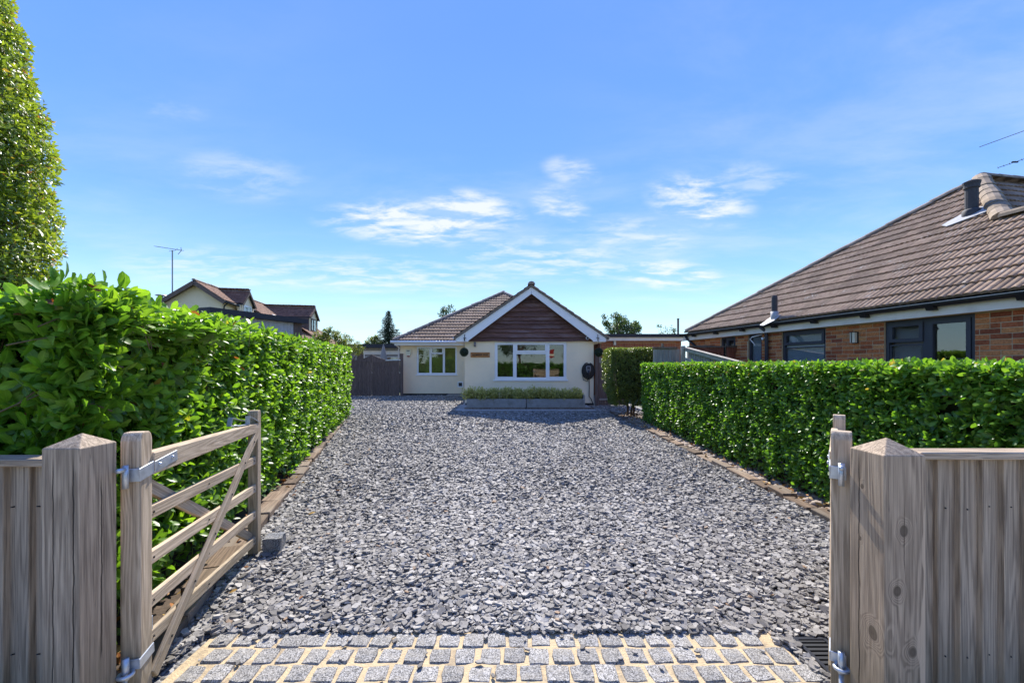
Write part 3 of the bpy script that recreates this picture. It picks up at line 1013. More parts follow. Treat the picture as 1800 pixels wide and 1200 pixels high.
for i in range(26):
    y = rng.uniform(2.1, 11.3); x = edge_l(y) - rng.uniform(.50, .75)
    tw.tube([(x - .1, y, -.02), (x - .02 + rng.normal(0, .04), y + rng.normal(0, .05), .45), (x + rng.normal(0, .05), y + rng.normal(0, .15), 1.1)], [.022, .017, .009], 6, False)
tag(tw.build('stems', m_twig, hl), kind='stuff')

# --- right hedge
hr = thing('trimmed_hedge', 'low flat topped laurel hedge clipped square on the right', 'hedge', (3.8, 6.5, 0))
b0 = np.array([3.36, 10.5, 0.]); b1 = np.array([3.30, 1.95, 0.])
fr = b1 - b0
P1, N1 = patch(b0 + [0, 0, .09], fr, [0, 0, 1.45], 6800, .03, .10, 6.0)
k = rng.random(len(P1)) < np.clip((P1[:, 2] - .03) / .30, .15, 1); P1, N1 = P1[k], N1[k]
P2, N2 = patch(b0 + [0, 0, 1.525], fr, [.95, 0, 0], 3000, .012, .08, 7.0)
P3, N3 = patch(b0 + [.95, 0, .1], [-.95, 0, 0], [0, 0, 1.4], 500, .03, .1, 8.0)
P4, N4 = patch(b1 + [0, 0, .1], [.95, 0, 0], [0, 0, 1.4], 650, .03, .1, 12.0)
P = np.concatenate([P1, P2, P3, P4]); N = np.concatenate([N1, N2, N3, N4])
A = aim(N, .50, .46)
R, Q, T = shoots(P, A, 7, .078, .06, (24, 86), .34)
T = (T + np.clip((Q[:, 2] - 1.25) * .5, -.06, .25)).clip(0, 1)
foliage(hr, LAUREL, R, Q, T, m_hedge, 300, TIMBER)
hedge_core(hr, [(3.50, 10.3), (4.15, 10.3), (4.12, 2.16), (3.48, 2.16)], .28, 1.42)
tw = MB()
for i in range(40):
    y = rng.uniform(2.4, 10.3); x = rng.uniform(3.5, 3.75)
    tw.tube([(x, y, -.02), (x + rng.normal(0, .03), y + rng.normal(0, .05), .4), (x + rng.normal(0, .08), y + rng.normal(0, .12), 1.0)], [.018, .014, .007], 6, False)
tag(tw.build('stems', m_twig, hr), kind='stuff')

# --- darker, taller clipped bush at the far end
hb = thing('clipped_bush', 'dark square clipped bush on bare stems beside the side gate', 'bush', (3.5, 11.8, 0))
cx0, cx1, cy0, cy1, ch = 2.72, 4.30, 11.2, 12.3, 1.98
P1, N1 = patch((cx0, cy0, .38), (cx1 - cx0, 0, 0), (0, 0, ch - .38), 1900, .06, .12, 9.0)
P2, N2 = patch((cx0, cy1, .38), (0, cy0 - cy1, 0), (0, 0, ch - .38), 1300, .06, .12, 10.0)
P3, N3 = patch((cx0, cy0, ch), (cx1 - cx0, 0, 0), (0, cy1 - cy0, 0), 1300, .04, .10, 11.0)
P = np.concatenate([P1, P2, P3]); N = np.concatenate([N1, N2, N3])
# rounded corners, tapering in towards the bare stems
mid = np.array([(cx0 + cx1) / 2, (cy0 + cy1) / 2])
tk = np.clip((P[:, 2] - .25) / .8, 0, 1)[:, None]
P[:, :2] = mid + (P[:, :2] - mid) * (.68 + .32 * tk ** .6)
edge = np.clip((P[:, 2] - 1.75) / .23, 0, 1)[:, None]
P[:, :2] = mid + (P[:, :2] - mid) * (1 - .07 * edge ** 2)
R, Q, T = shoots(P, aim(N, .5, .5), 6, .055, .05, (25, 85), .3)
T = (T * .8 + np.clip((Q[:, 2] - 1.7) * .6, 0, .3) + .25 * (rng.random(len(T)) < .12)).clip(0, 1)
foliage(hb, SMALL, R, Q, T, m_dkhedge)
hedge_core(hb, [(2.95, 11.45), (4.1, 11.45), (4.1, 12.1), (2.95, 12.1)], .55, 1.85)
for i, (x, y) in enumerate(((3.33, 11.75), (3.42, 11.7), (3.52, 11.8), (3.85, 11.7))):
    MB().tube([(x, y, -.02), (x + .02, y, .25), (x + rng.normal(0, .08), y + .02, .8)], [.035, .03, .018], 7).build('stem', m_bark, hb, True)

# --- ivy-leaved tall clipped evergreen at the left edge of the picture
iv = thing('clipped_evergreen_column', 'very tall clipped evergreen column behind the hedge at far left', 'tree', (-5.80, 3.75, 0))
n = 17000
th = -.61 + (rng.random(n) - .5) * 2 * 2.3; z = rng.uniform(1.6, 6.6, n)
rad = 1.10 - .19 * np.clip((z - 3.3) / 1.4, 0, 2.2) ** 1.6 - .03 * np.clip(3.0 - z, 0, 2)
rad = np.clip(rad, .15, 2)
N = np.stack([np.cos(th), np.sin(th), .15 + 0 * th], 1)
P = np.stack([-5.80 + rad * np.cos(th), 3.75 + rad * np.sin(th), z], 1)
P = P + N * (.07 * wob(P, 3.0, 3.0) - .30 * rng.random(n) ** 1.3)[:, None]
R, Q, T = shoots(P, aim(N, .35, .5), 6, .062, .06, (30, 88), .3, .35)
odd = rng.random(len(T)) < .05; T[odd] = (.93 + .07 * rng.random(odd.sum()))
foliage(iv, SMALL, R, Q, T, m_ivy, 300, ((0, 500, 1800, 1200),))
MB().tube([(-5.80, 3.75, -.02), (-5.22, 3.75, 3), (-5.80, 3.75, 6.2)], [.16, .12, .04], 9).build('trunk', m_bark, iv, True)
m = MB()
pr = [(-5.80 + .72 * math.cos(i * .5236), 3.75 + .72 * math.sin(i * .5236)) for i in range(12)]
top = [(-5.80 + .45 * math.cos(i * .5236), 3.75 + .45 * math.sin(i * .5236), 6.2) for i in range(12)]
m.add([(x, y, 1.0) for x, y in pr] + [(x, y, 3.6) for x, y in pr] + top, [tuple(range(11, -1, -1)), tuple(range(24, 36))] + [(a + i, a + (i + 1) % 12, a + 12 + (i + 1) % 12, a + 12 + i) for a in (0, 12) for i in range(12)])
m.build('shade_core', m_core, iv)  # solid core behind the leaves, its dark colour stands for inner shade
tw = MB()
for i in np.nonzero((rng.random(n) < .10) & (P[:, 0] > -5.0) & (P[:, 2] > 1.9))[0]:
    d = norm(N[i] + rng.normal(0, .5, 3) + np.array([0, 0, .4]))
    tw.tube([P[i] - d * .16, P[i] + d * rng.uniform(.0, .05)], [.004, .0015], 3, False)
tag(tw.build('twigs', m_twig, iv), kind='stuff')


# ================================================================== ROOF TILES
def tile_tmpl(w, L, rolls, amp, thick, P=None):
    """interlocking tile: x across, y up the slope, z out; rolled top, thick lower edge"""
    k = P or rolls * 4
    xs_ = np.linspace(0, w * .985, k + 1)
    prof = amp * np.clip(np.sin(np.pi * ((xs_ / w * rolls) % 1.0)), 0, 1) ** .8
    v = [(x, 0, thick + a) for x, a in zip(xs_, prof)] + [(x, L, a * .9) for x, a in zip(xs_, prof)] + [(x, .004, a * .3 - .004) for x, a in zip(xs_, prof)]
    n = k + 1
    f = [(i, i + 1, n + i + 1, n + i) for i in range(k)] + [(2 * n + i, 2 * n + i + 1, i + 1, i) for i in range(k)]
    f += [(k, 2 * n + k, n + k), (0, n, 2 * n)]
    return np.array(v, float), f


def lay_tiles(parent, O, X, Sx, poly, w, gauge, tmpl, mat, limit, skip=None, jitter=.004, tint=True, far_first=None):
    """tiles on the plane O + x X + s Sx inside the convex polygon poly [(x, s)], cut along its edges"""
    O, X, Sx = Vector(O), Vector(X).normalized(), Vector(Sx).normalized()
    Nn = X.cross(Sx)
    tv, tf = tmpl
    xmin, xmax = min(p[0] for p in poly), max(p[0] for p in poly); smax = max(p[1] for p in poly)
    cuts = []
    for i in range(len(poly)):
        a = Vector((*poly[i], 0)); b = Vector((*poly[(i + 1) % len(poly)], 0)); e = (b - a).normalized()
        cuts.append((a, Vector((e.y, -e.x, 0))))          # outward normal for counter-clockwise polygons
    base = bpy.data.meshes.new('roof_tile'); base.from_pydata([tuple(v) for v in tv], [], tf); base.update(); base.materials.append(mat)
    items = []
    row = 0; s = 0.0
    while s < smax:
        x = xmin - (w / 2 if row % 2 and False else 0)
        while x < xmax:
            cor = [Vector((x, s, 0)), Vector((x + w, s, 0)), Vector((x + w, s + gauge, 0)), Vector((x, s + gauge, 0))]
            out = False; cut = []
            for a, nrm_ in cuts:
                dd = [(c - a).dot(nrm_) for c in cor]
                if min(dd) > -1e-4: out = True; break
                if max(dd) > 1e-3 and abs(nrm_.y) < .999: cut.append((a, nrm_))
            if not out:
                c = O + X * (x + w / 2) + Sx * (s + gauge / 2)
                if not (skip and skip(c)):
                    items.append((x, s, cut, c))
            x += w
        s += gauge; row += 1

    def shown(c):
        d = c.y
        if d < .5: return 1e9
        px, py = 900 + F * c.x / d, 640 - F * (c.z - CH) / d
        return d if -10 < px < 1810 and -10 < py < 1210 else 1e6 + d
    items.sort(key=lambda t: shown(t[3]))
    restR, restP, restT = [], [], []
    extra = MB()
    for i, (x, s, cut, c) in enumerate(items):
        j = Vector((random.gauss(0, jitter * .5), random.gauss(0, jitter), random.gauss(0, jitter * .4)))
        M = basis(X, Sx, Nn, O + X * (x + j.x) + Sx * (s + j.y) + Nn * j.z) @ Matrix.Rotation(random.gauss(0, .006), 4, 'Z')
        me = base
        if cut:
            bm = bmesh.new(); bm.from_mesh(base)
            for a, nrm_ in cut:
                bmesh.ops.bisect_plane(bm, geom=list(bm.verts) + list(bm.edges) + list(bm.faces), plane_co=a - Vector((x, s, 0)), plane_no=nrm_, clear_outer=True)
            if len(bm.faces) == 0: bm.free(); continue
            me = bpy.data.meshes.new('roof_tile_cut'); bm.to_mesh(me); bm.free(); me.materials.append(mat)
        if i < limit: link('roof_tile', me, None, parent, M)
        elif cut: extra.add([M @ v.co for v in me.vertices], [tuple(p.vertices) for p in me.polygons])
        else:
            restR.append([[M[r][k] for k in range(3)] for r in range(3)]); restP.append([M[r][3] for r in range(3)]); restT.append(random.random())
    if restR or extra.v:
        ps_ = []
        if restR: ps_.append(piece_arrays(tv, tf, np.array(restR), np.array(restP), np.array(restT)))
        if extra.v:
            fl = np.concatenate([np.array(f) for f in extra.f])
            ps_.append((np.array(extra.v), fl, np.array([len(f) for f in extra.f]), np.full(len(extra.v), .5), np.zeros(len(extra.v))))
        tag(link('tiling', mass_mesh('tiling', ps_), mat, parent), kind='stuff')
    return len(items)


def ridge_run(parent, p0, p1, rad, mat, name='ridge_tile', seg=.42, up=(0, 0, 1), lift=0.0):
    p0, p1, up = Vector(p0), Vector(p1), Vector(up)
    d = (p1 - p0); L = d.length; d.normalize()
    y = d; x = d.cross(up).normalized(); z = x.cross(d)
    n = max(1, round(L / seg)); s = L / n
    m = MB(); k = 6
    for e, (yy, rr) in enumerate(((0, rad), (s * 1.03, rad * .93))):
        m.v += [(rr * math.cos(math.pi * i / k), yy, rr * .8 * math.sin(math.pi * i / k) - rad * .25) for i in range(k + 1)]
    m.f += [(i, i + 1, k + 2 + i, k + 1 + i) for i in range(k)] + [tuple(range(k, -1, -1))]
    me = m.mesh(name, False); me.materials.append(mat)
    for i in range(n):
        link(name, me, None, parent, basis(x, y, z, p0 + d * (i * s) + z * (lift + random.gauss(0, .006)) + x * random.gauss(0, .004)))


def poly_mesh(name, pts, mat, parent, th=0.03, down=(0, 0, -1)):
    m = MB(); m.prism(pts, Vector(down) * th)
    return m.build(name, mat, parent)


# ================================================================== BUILDING HELPERS
def frame_M(origin, ex):
    ex = Vector(ex).normalized(); ez = Vector((0, 0, 1)); ey = ez.cross(ex)
    return basis(ex, ey, ez, Vector(origin))


def wall_mesh(name, M, w, h, holes, thick, mat, parent, z0=0.0):
    """a wall in the local x-z plane (outer face y=0) with real openings and reveals"""
    xs_ = sorted({0, w, *[q for o in holes for q in (o[0], o[2])]}); zs_ = sorted({z0, h, *[q for o in holes for q in (o[1], o[3])]})
    m = MB()

    def hole(i, k):
        if not (0 <= i < len(xs_) - 1 and 0 <= k < len(zs_) - 1): return True
        cx, cz = (xs_[i] + xs_[i + 1]) / 2, (zs_[k] + zs_[k + 1]) / 2
        return any(o[0] < cx < o[2] and o[1] < cz < o[3] for o in holes)
    for i in range(len(xs_) - 1):
        for k in range(len(zs_) - 1):
            if hole(i, k): continue
            a, b, c, d = xs_[i], xs_[i + 1], zs_[k], zs_[k + 1]
            m.add([(a, 0, c), (b, 0, c), (b, 0, d), (a, 0, d)], [(0, 1, 2, 3)])
            m.add([(a, thick, c), (b, thick, c), (b, thick, d), (a, thick, d)], [(3, 2, 1, 0)])
            if hole(i - 1, k): m.add([(a, 0, c), (a, thick, c), (a, thick, d), (a, 0, d)], [(3, 2, 1, 0)])
            if hole(i + 1, k): m.add([(b, 0, c), (b, thick, c), (b, thick, d), (b, 0, d)], [(0, 1, 2, 3)])
            if hole(i, k - 1): m.add([(a, 0, c), (b, 0, c), (b, thick, c), (a, thick, c)], [(3, 2, 1, 0)])
            if hole(i, k + 1): m.add([(a, 0, d), (b, 0, d), (b, thick, d), (a, thick, d)], [(0, 1, 2, 3)])
    return m.build(name, mat, parent, False, M)


def ring(m, x0, z0, x1, z1, t, y0, y1):
    m.box((x0, y0, z0), (x1, y1, z0 + t)); m.box((x0, y0, z1 - t), (x1, y1, z1))
    m.box((x0, y0, z0 + t), (x0 + t, y1, z1 - t)); m.box((x1 - t, y0, z0 + t), (x1, y1, z1 - t))


def window(parent, M, x0, z0, x1, z1, lights, mat, glass, sill=None, fr=.055, setback=.02, dep=.07, label=None, vents=(), sash=.05):
    m = MB(); ring(m, x0, z0, x1, z1, fr, setback, setback + dep)
    wdw = m.build('window', mat, parent, False, M)
    if label: wdw['label'] = label
    for (a, b, c, d, opens) in lights:
        s = MB()
        if opens:
            ring(s, a, b, c, d, sash, setback - .014, setback + .04); ins = sash
            s.build('sash', mat, wdw, False, M)
        else:
            ring(s, a, b, c, d, .022, setback + .012, setback + .05); ins = .022
            s.build('bead', mat, wdw, False, M)
        g = MB().box((a + ins, setback + .028, b + ins), (c - ins, setback + .034, d - ins))
        g.build('pane', glass, wdw, False, M)
    # mullions between the lights fill what the sashes leave
    xs_ = sorted({q for l in lights for q in (l[0], l[2])})
    for a, b in zip(xs_[:-1], xs_[1:]):
        if 0 < b - a < .09 and a > x0 + fr and b < x1 - fr:
            MB().box((a, setback + .004, z0 + fr), (b, setback + .064, z1 - fr)).build('mullion', mat, wdw, False, M)
    if sill:
        MB().box((x0 - .05, setback - sill, z0 - .05), (x1 + .05, setback + dep, z0 - .001)).build('sill', mat, wdw, False, M)
    for a, c in vents:
        MB().box((a, setback - .022, z1 - .035), (c, setback - .001, z1 - .012)).build('trickle_vent', mat, wdw, False, M)
    return wdw


def inward_room(parent, M, x0, z0, x1, z1, y0, y1, mat):
    m = MB()
    m.add([(x0, y0, z0), (x1, y0, z0), (x1, y1, z0), (x0, y1, z0), (x0, y0, z1), (x1, y0, z1), (x1, y1, z1), (x0, y1, z1)],
          [(0, 1, 2, 3), (7, 6, 5, 4), (1, 5, 6, 2), (2, 6, 7, 3), (3, 7, 4, 0)])
    return m.build('interior', mat, parent, False, M)


# ================================================================== THE BUNGALOW
bg = thing('bungalow', 'cream rendered bungalow with dark boarded gable and white windows', 'house', (0, 17, 0))
GY = 15.0                                    # front face of the gable wing
gx0, gx1 = -1.741, 3.01
MG = frame_M((gx0, GY, 0), (1, 0, 0))
wx0, wx1, wz0, wz1 = -.642 - gx0, 2.014 - gx0, .965, 2.355
wall_mesh('gable_wall', MG, gx1 - gx0, 2.40, [(wx0, wz0, wx1, wz1)], .28, m_cream, bg, .10)
MB().box((gx0 + .02, GY + .03, -.05), (gx1 - .02, GY + .26, .0995)).build('plinth', m_black, bg)
mA, mB_ = wx0 + .76, wx0 + 1.945
window(bg, MG, wx0, wz0, wx1, wz1,
       [(wx0 + .055, wz0 + .055, mA - .03, wz1 - .055, True), (mA + .03, wz0 + .055, mB_ - .03, wz1 - .43, False),
        (mA + .03, wz1 - .37, mB_ - .03, wz1 - .055, True), (mB_ + .03, wz0 + .055, wx1 - .055, wz1 - .055, True)],
       m_white, m_glass, sill=.07, setback=.03, vents=((wx0 + .22, wx0 + .6), (wx1 - .6, wx1 - .22)), label='wide white window of four lights under the boarded gable')
# transom between the middle lights
MB().box((mA + .03, .034, wz1 - .43), (mB_ - .03, .094, wz1 - .37)).build('transom', m_white, bg, False, MG)
inward_room(bg, MG, .3, .1, gx1 - gx0 - .3, 2.37, .29, 4.2, m_roomwall)
MB().box((gx0 + .001, GY + .28, .1), (gx0 + .28, 22, 2.40)).box((gx1 - .28, GY + .28, .1), (gx1 - .001, 22, 2.40)).build('side_wall', m_cream, bg)

LY = 19.9                                    # front face of the main range, set back on the left
lx0, lx1 = -5.47, -1.745
ML = frame_M((lx0, LY, 0), (1, 0, 0))
vx0, vx1, vz0, vz1 = -4.66 - lx0, -2.70 - lx0, 1.03, 2.40
wall_mesh('front_wall', ML, lx1 - lx0, 2.60, [(vx0, vz0, vx1, vz1)], .28, m_cream, bg, .10)
MB().box((lx0 + .02, LY + .03, -.05), (lx1, LY + .25, .0995)).build('plinth', m_black, bg)
MB().box((lx0 + .001, LY + .281, .1), (lx0 + .28, 28.5, 2.60)).box((4.0, 22.0, .1), (4.25, 28.5, 2.6)).build('side_wall', m_cream, bg)
l1, l2 = vx0 + .665, vx0 + 1.32
wl_ = window(bg, ML, vx0, vz0, vx1, vz1,
             [(vx0 + .055, vz0 + .055, l1 - .03, vz1 - .055, False), (l1 + .03, vz0 + .055, l2 - .03, vz1 - .36, False),
              (l1 + .03, vz1 - .345, l2 - .03, vz1 - .055, True), (l2 + .03, vz0 + .055, vx1 - .055, vz1 - .055, False)],
             m_white, m_glass, sill=.07, setback=.03, label='narrower white window with olive blinds')
m = MB()
for a, b in ((vx0 + .06, l1 - .04), (l1 + .04, l2 - .04), (l2 + .04, vx1 - .06)):
    z = vz0 + .06
    while z < vz1 - .10:
        m.add([(a, .135, z), (b, .135, z), (b, .110, z + .036), (a, .110, z + .036)], [(0, 1, 2, 3)]); z += .042
m.build('blind_or_backing', m_blind, bg, False, ML)
inward_room(bg, ML, .3, .1, lx1 - lx0 - .02, 2.55, .29, 3.2, m_roomwall)
tag(MB().box((-3.1, LY - .62, -.05), (lx1 - .02, LY - .002, .075)).build('doorstep', m_concrete, bg))
MB().box((-3.45, LY - .75, -.05), (-1.78, LY - .625, .03)).build('step_kerb', m_slab, bg)

# gable: dark boards, white bargeboards
cx = .70; tanG = .682; zE = 2.552; BY = 14.72
zr = lambda x: 4.42 - tanG * abs(x - cx)          # roof surface over the gable wing
MB().prism([(gx0 + .02, GY + .02, 2.40), (gx1 - .02, GY + .02, 2.40), (cx, GY + .02, 4.02)], (0, .24, 0)).build('gable_backing', m_black, bg)
zb = 2.372; rb = random.Random(8); edges = []
while zb < 4.04:
    edges.append(zb); zb += rb.uniform(.125, .195)
edges.append(4.12)
for i in range(len(edges) - 1):
    z0, z1 = edges[i], edges[i + 1] + .035
    def half(z): return max(.015, (4.155 - z) / .689)
    h0, h1 = min(half(z0), 2.44), min(half(z1), 2.44)
    n = 9; lower = [(-h0 + 2 * h0 * k / n) for k in range(n + 1)]
    jag = [rb.uniform(-.013, .012) for _ in lower]
    yo = GY - .078; yi = GY - .016
    front = [Vector((cx + x, yo, z0 + j)) for x, j in zip(lower, jag)]
    topp = [Vector((cx + h1 * (1 - 2 * k / n), yi, min(z1, 4.15))) for k in range(n + 1)]
    m = MB()
    v = front + topp + [p + Vector((0, .026, 0)) for p in front] + [p + Vector((0, .012, 0)) for p in topp]
    N_ = n + 1
    f = []
    for k in range(n):
        f.append((k, k + 1, 2 * N_ - 2 - k, 2 * N_ - 1 - k))
        f.append((2 * N_ + k + 1, 2 * N_ + k, 4 * N_ - 1 - k, 4 * N_ - 2 - k))
        f.append((2 * N_ + k, 2 * N_ + k + 1, k + 1, k))
        f.append((N_ + k, N_ + k + 1, 3 * N_ + k + 1, 3 * N_ + k))
    f += [(0, 2 * N_ - 1, 4 * N_ - 1, 2 * N_), (n, 3 * N_ - 1, 4 * N_ - 1 - n - (0 if False else 0), N_)]
    # grain runs along the board: build it lying along its own z
    Mb = basis((0, 0, 1), (0, -1, 0), (1, 0, 0), Vector((cx, GY, z0)))
    inv = Mb.inverted()
    v = [inv @ p for p in v]
    m.add(v, f[:-1])
    m.build('cladding_board', m_clad, bg, False, Mb)


def px15(px, py, d=BY): return at(px, py, d)


left = [px15(801, 591.4), px15(801, 600.4), px15(823.4, 600.4), px15(823.4, 598.4), px15(934.2, 516.2), px15(934.2, 502.6)]
MB().prism(left, (0, .035, 0)).build('bargeboard', m_white, bg)
right = [px15(1065.6, 591.4), px15(934.5, 502.6), px15(934.5, 516.2), px15(1042.4, 598.4), px15(1042.4, 600.4), px15(1065.6, 600.4)]
MB().prism(right, (0, .035, 0)).build('bargeboard', m_white, bg)
xl_, xr_ = left[0].x, right[0].x
for a, b in (((xl_, zr(xl_) - .10), (cx, 4.42 - .155)), ((cx, 4.42 - .155), (xr_, zr(xr_) - .10))):
    MB().prism([(a[0], BY + .036, a[1]), (b[0], BY + .036, b[1]), (b[0], BY + .036, b[1] - .02), (a[0], BY + .036, a[1] - .02)], (0, .30, 0)).build('soffit', m_offwhite, bg)
MB().box((xl_ + .002, BY + .04, 2.34), (gx0 - .002, 19.2, 2.36)).box((gx1 + .002, BY + .04, 2.34), (xr_ - .002, 19.2, 2.36)).build('eaves_soffit', m_offwhite, bg)
for s in (-1, 1):
    xe = cx + s * 2.80
    poly_mesh('roof_deck', [(cx, BY - .05, 4.385), (xe, BY - .05, 4.385 - tanG * 2.80), (xe, 22.2, 4.385 - tanG * 2.80), (cx, 22.2, 4.385)], m_felt, bg, .06)
tmB = tile_tmpl(.30, .385, 2, .022, .022)
slopeG = math.hypot(2.80, 2.80 * tanG)
cG, sG = 1 / math.hypot(1, tanG), tanG / math.hypot(1, tanG)
nrow = 11
hipz = lambda y: 2.62 + (y - 19.4) * .62
lay_tiles(bg, (cx - 2.80, 21.6, 4.40 - tanG * 2.80), (0, -1, 0), (cG, 0, sG), [(0, 0), (6.95, 0), (6.95, slopeG), (0, slopeG)], .30, slopeG / nrow, tmB, m_tile_b, 0, lambda c: c.z < hipz(c.y) - .1)
lay_tiles(bg, (cx + 2.80, BY - .07, 4.40 - tanG * 2.80), (0, 1, 0), (-cG, 0, sG), [(0, 0), (6.95, 0), (6.95, slopeG), (0, slopeG)], .30, slopeG / nrow, tmB, m_tile_b, 0, lambda c: c.z < hipz(c.y) - .1)
ridge_run(bg, (cx, BY - .09, 4.45), (cx, 22.2, 4.45), .13, m_hip)
# mortared verge under the gable tiles
for s in (-1, 1):
    p0 = Vector((cx + s * 2.80, BY - .03, 4.375 - tanG * 2.80)); p1 = Vector((cx, BY - .03, 4.375))
    beam('verge', p0, p1, .05, .05, m_hip, bg, (0, 0, 1), .004)
# gutters of the gable wing, seen end on
for x in (xl_ - .06, xr_ + .06):
    MB().tube([(x, BY + .02, 2.475), (x, 19.3, 2.475)], .055, 10).build('gutter', m_white, bg, True)

# main hip
hL, hR, hA = Vector((-5.70, 19.40, 2.66)), Vector((4.40, 19.40, 2.66)), Vector((-.52, 24.58, 5.86))
sl = (Vector((0, 5.18, 3.2))).normalized()
plen = math.hypot(5.18, 3.2)
poly_mesh('roof_deck', [hL - Vector((0, 0, .05)), hR - Vector((0, 0, .05)), hA - Vector((0, 0, .05))], m_felt, bg, .04)
MB().add([hL, hA, hA + Vector((0, 8, 0)), Vector((-5.7, 32, 2.66))], [(0, 1, 2, 3)]).add([hR, Vector((4.4, 32, 2.66)), hA + Vector((0, 8, 0)), hA], [(0, 1, 2, 3)]).build('rear_roof', m_tile_b, bg)
lay_tiles(bg, hL, (1, 0, 0), sl, [(0, 0), (10.10, 0), (5.18, plen)], .30, plen / 18, tile_tmpl(.30, .385, 2, .028, .032), m_tile_b, 300,
          lambda c: c.z < zr(c.x) - .05)
ridge_run(bg, hL + Vector((.02, .02, .05)), hA + Vector((0, 0, .05)), .12, m_hip, 'hip_tile', .45)
ridge_run(bg, hR + Vector((-.02, .02, .05)), hA + Vector((0, 0, .05)), .12, m_hip, 'hip_tile', .45)
ridge_run(bg, hA + Vector((0, 0, .06)), hA + Vector((0, 7, .06)), .12, m_hip, 'ridge_tile', .45)
# white gutter and fascia of the main range
MB().tube([(-5.78, 19.36, 2.595), (-2.02, 19.36, 2.595)], .062, 10).build('gutter', m_white, bg, True)
MB().tube([(-5.74, 19.36, 2.595), (-5.74, 28, 2.595)], .06, 10).build('gutter', m_white, bg, True)
MB().box((-5.62, 19.44, 2.44), (-1.75, 19.47, 2.66)).build('fascia', m_white, bg)
MB().box((-5.62, 19.471, 2.445), (-1.75, 19.898, 2.465)).box((-5.62, 19.471, 2.4452), (-5.472, 28, 2.4648)).build('soffit', m_white, bg)
MB().tube([(-5.60, 19.40, 2.56), (-5.58, 19.62, 2.44), (-5.50, 19.84, 2.34), (-5.56, 19.95, 2.25), (-5.56, 19.95, .05)], .034, 8).build('downpipe', m_white, bg, True)


# --- fittings on the bungalow walls
def wall_sign():
    c = at(844, 623.5, GY - .02)
    t = thing('house_sign', 'varnished wooden house sign reading NUMBER ONE on cream wall', 'sign', (c.x, GY - .03, c.z - .09))
    beam('board', (c.x - .355, GY - .013, c.z), (c.x + .355, GY - .013, c.z), .185, .024, m_sign, t, (0, 1, 0), .006)
    fc = bpy.data.curves.new('lettering', 'FONT'); fc.body = 'NUMBER ONE'; fc.size = .086; fc.align_x = 'CENTER'; fc.align_y = 'CENTER'
    fc.extrude = .002; fc.offset = .0028; fc.space_character = 1.08
    tmp = bpy.data.objects.new('lettering_curve', fc); COL.objects.link(tmp)
    bpy.context.view_layer.update()
    me = bpy.data.meshes.new_from_object(tmp.evaluated_get(bpy.context.evaluated_depsgraph_get()))
    bpy.data.objects.remove(tmp); me.materials.clear(); me.name = 'lettering'
    link('lettering', me, m_ink, t, Matrix.Translation((c.x, GY - .028, c.z - .004)) @ Matrix.Rotation(math.radians(90), 4, 'X'))
    for sx in (-.325, .325):
        MB().tube([(c.x + sx, GY - .0335, c.z), (c.x + sx, GY - .020, c.z)], .009, 8).build('screw', m_galv, t)


wall_sign()

c = at(835, 605.3, GY)
t = thing('wall_light', 'small grey up and down wall light above the wooden sign', 'light', (c.x, GY, c.z))
MB().box((c.x - .03, GY - .025, c.z - .05), (c.x + .03, GY - .001, c.z + .05)).build('bracket', m_galv, t)
MB().tube([(c.x, GY - .075, c.z - .085), (c.x, GY - .075, c.z + .085)], .04, 12).build('tube_body', m_alu, t, True)
MB().tube([(c.x, GY - .075, c.z + .0855), (c.x, GY - .075, c.z + .093)], .034, 12).tube([(c.x, GY - .075, c.z - .093), (c.x, GY - .075, c.z - .0855)], .034, 12).build('lens', m_lens, t)

c = at(718.2, 620.5, LY)
t = thing('alarm_box', 'cream burglar alarm box with dark red base beside gate', 'alarm', (c.x, LY, c.z))
sh = [(-.125, .17), (.125, .17), (.128, -.02), (.075, -.13), (-.075, -.13), (-.128, -.02)]
me = MB().prism([(c.x + x, LY - .085, c.z + z) for x, z in sh], (0, .084, 0)).mesh('case'); bevel_mesh(me, .012, 2); link('case', me, m_yell, t)
me = MB().prism([(c.x + x, LY - .075, c.z + z) for x, z in ((-.073, -.132), (.073, -.132), (.035, -.185), (-.035, -.185))], (0, .074, 0)).mesh('strobe'); bevel_mesh(me, .006); link('strobe', me, m_redp, t)
MB().box((c.x - .07, LY - .088, c.z + .09), (c.x + .07, LY - .0855, c.z + .125)).build('band', m_black, t)
MB().box((c.x - .06, LY - .0875, c.z + .02), (c.x + .06, LY - .0855, c.z + .03)).build('strip', m_alu, t)

c = at(809.3, 675.4, LY)
t = thing('wall_vent', 'white square vent with black centre low on left wall', 'vent', (c.x, LY, c.z))
m = MB(); ring(m, c.x - .14, c.z - .14, c.x + .14, c.z + .14, .055, LY - .03, LY - .001); m.build('surround', m_white, t)
m = MB().box((c.x - .085, LY - .008, c.z - .085), (c.x + .085, LY - .002, c.z + .085))
m.build('grille', m_black, t)
for k in range(5):
    cbox('louvre', (c.x - .083, LY - .016, c.z - .075 + k * .033), (c.x + .083, LY - .010, c.z - .062 + k * .033), m_black, t)

c = at(1032.5, 593.6, BY + .1)
t = thing('security_camera', 'small white security camera at right foot of gable boards', 'camera', tuple(c))
MB().tube([(c.x, GY - .06, c.z + .02), (c.x, GY - .15, c.z)], .018, 8).build('arm', m_white, t)
MB().tube([(c.x, GY - .13, c.z), (c.x + .0, GY - .25, c.z - .015)], .055, 14).build('housing', m_white, t, False)
MB().tube([(c.x, GY - .245, c.z - .015), (c.x, GY - .255, c.z - .016)], .042, 14).build('lens', m_black, t)


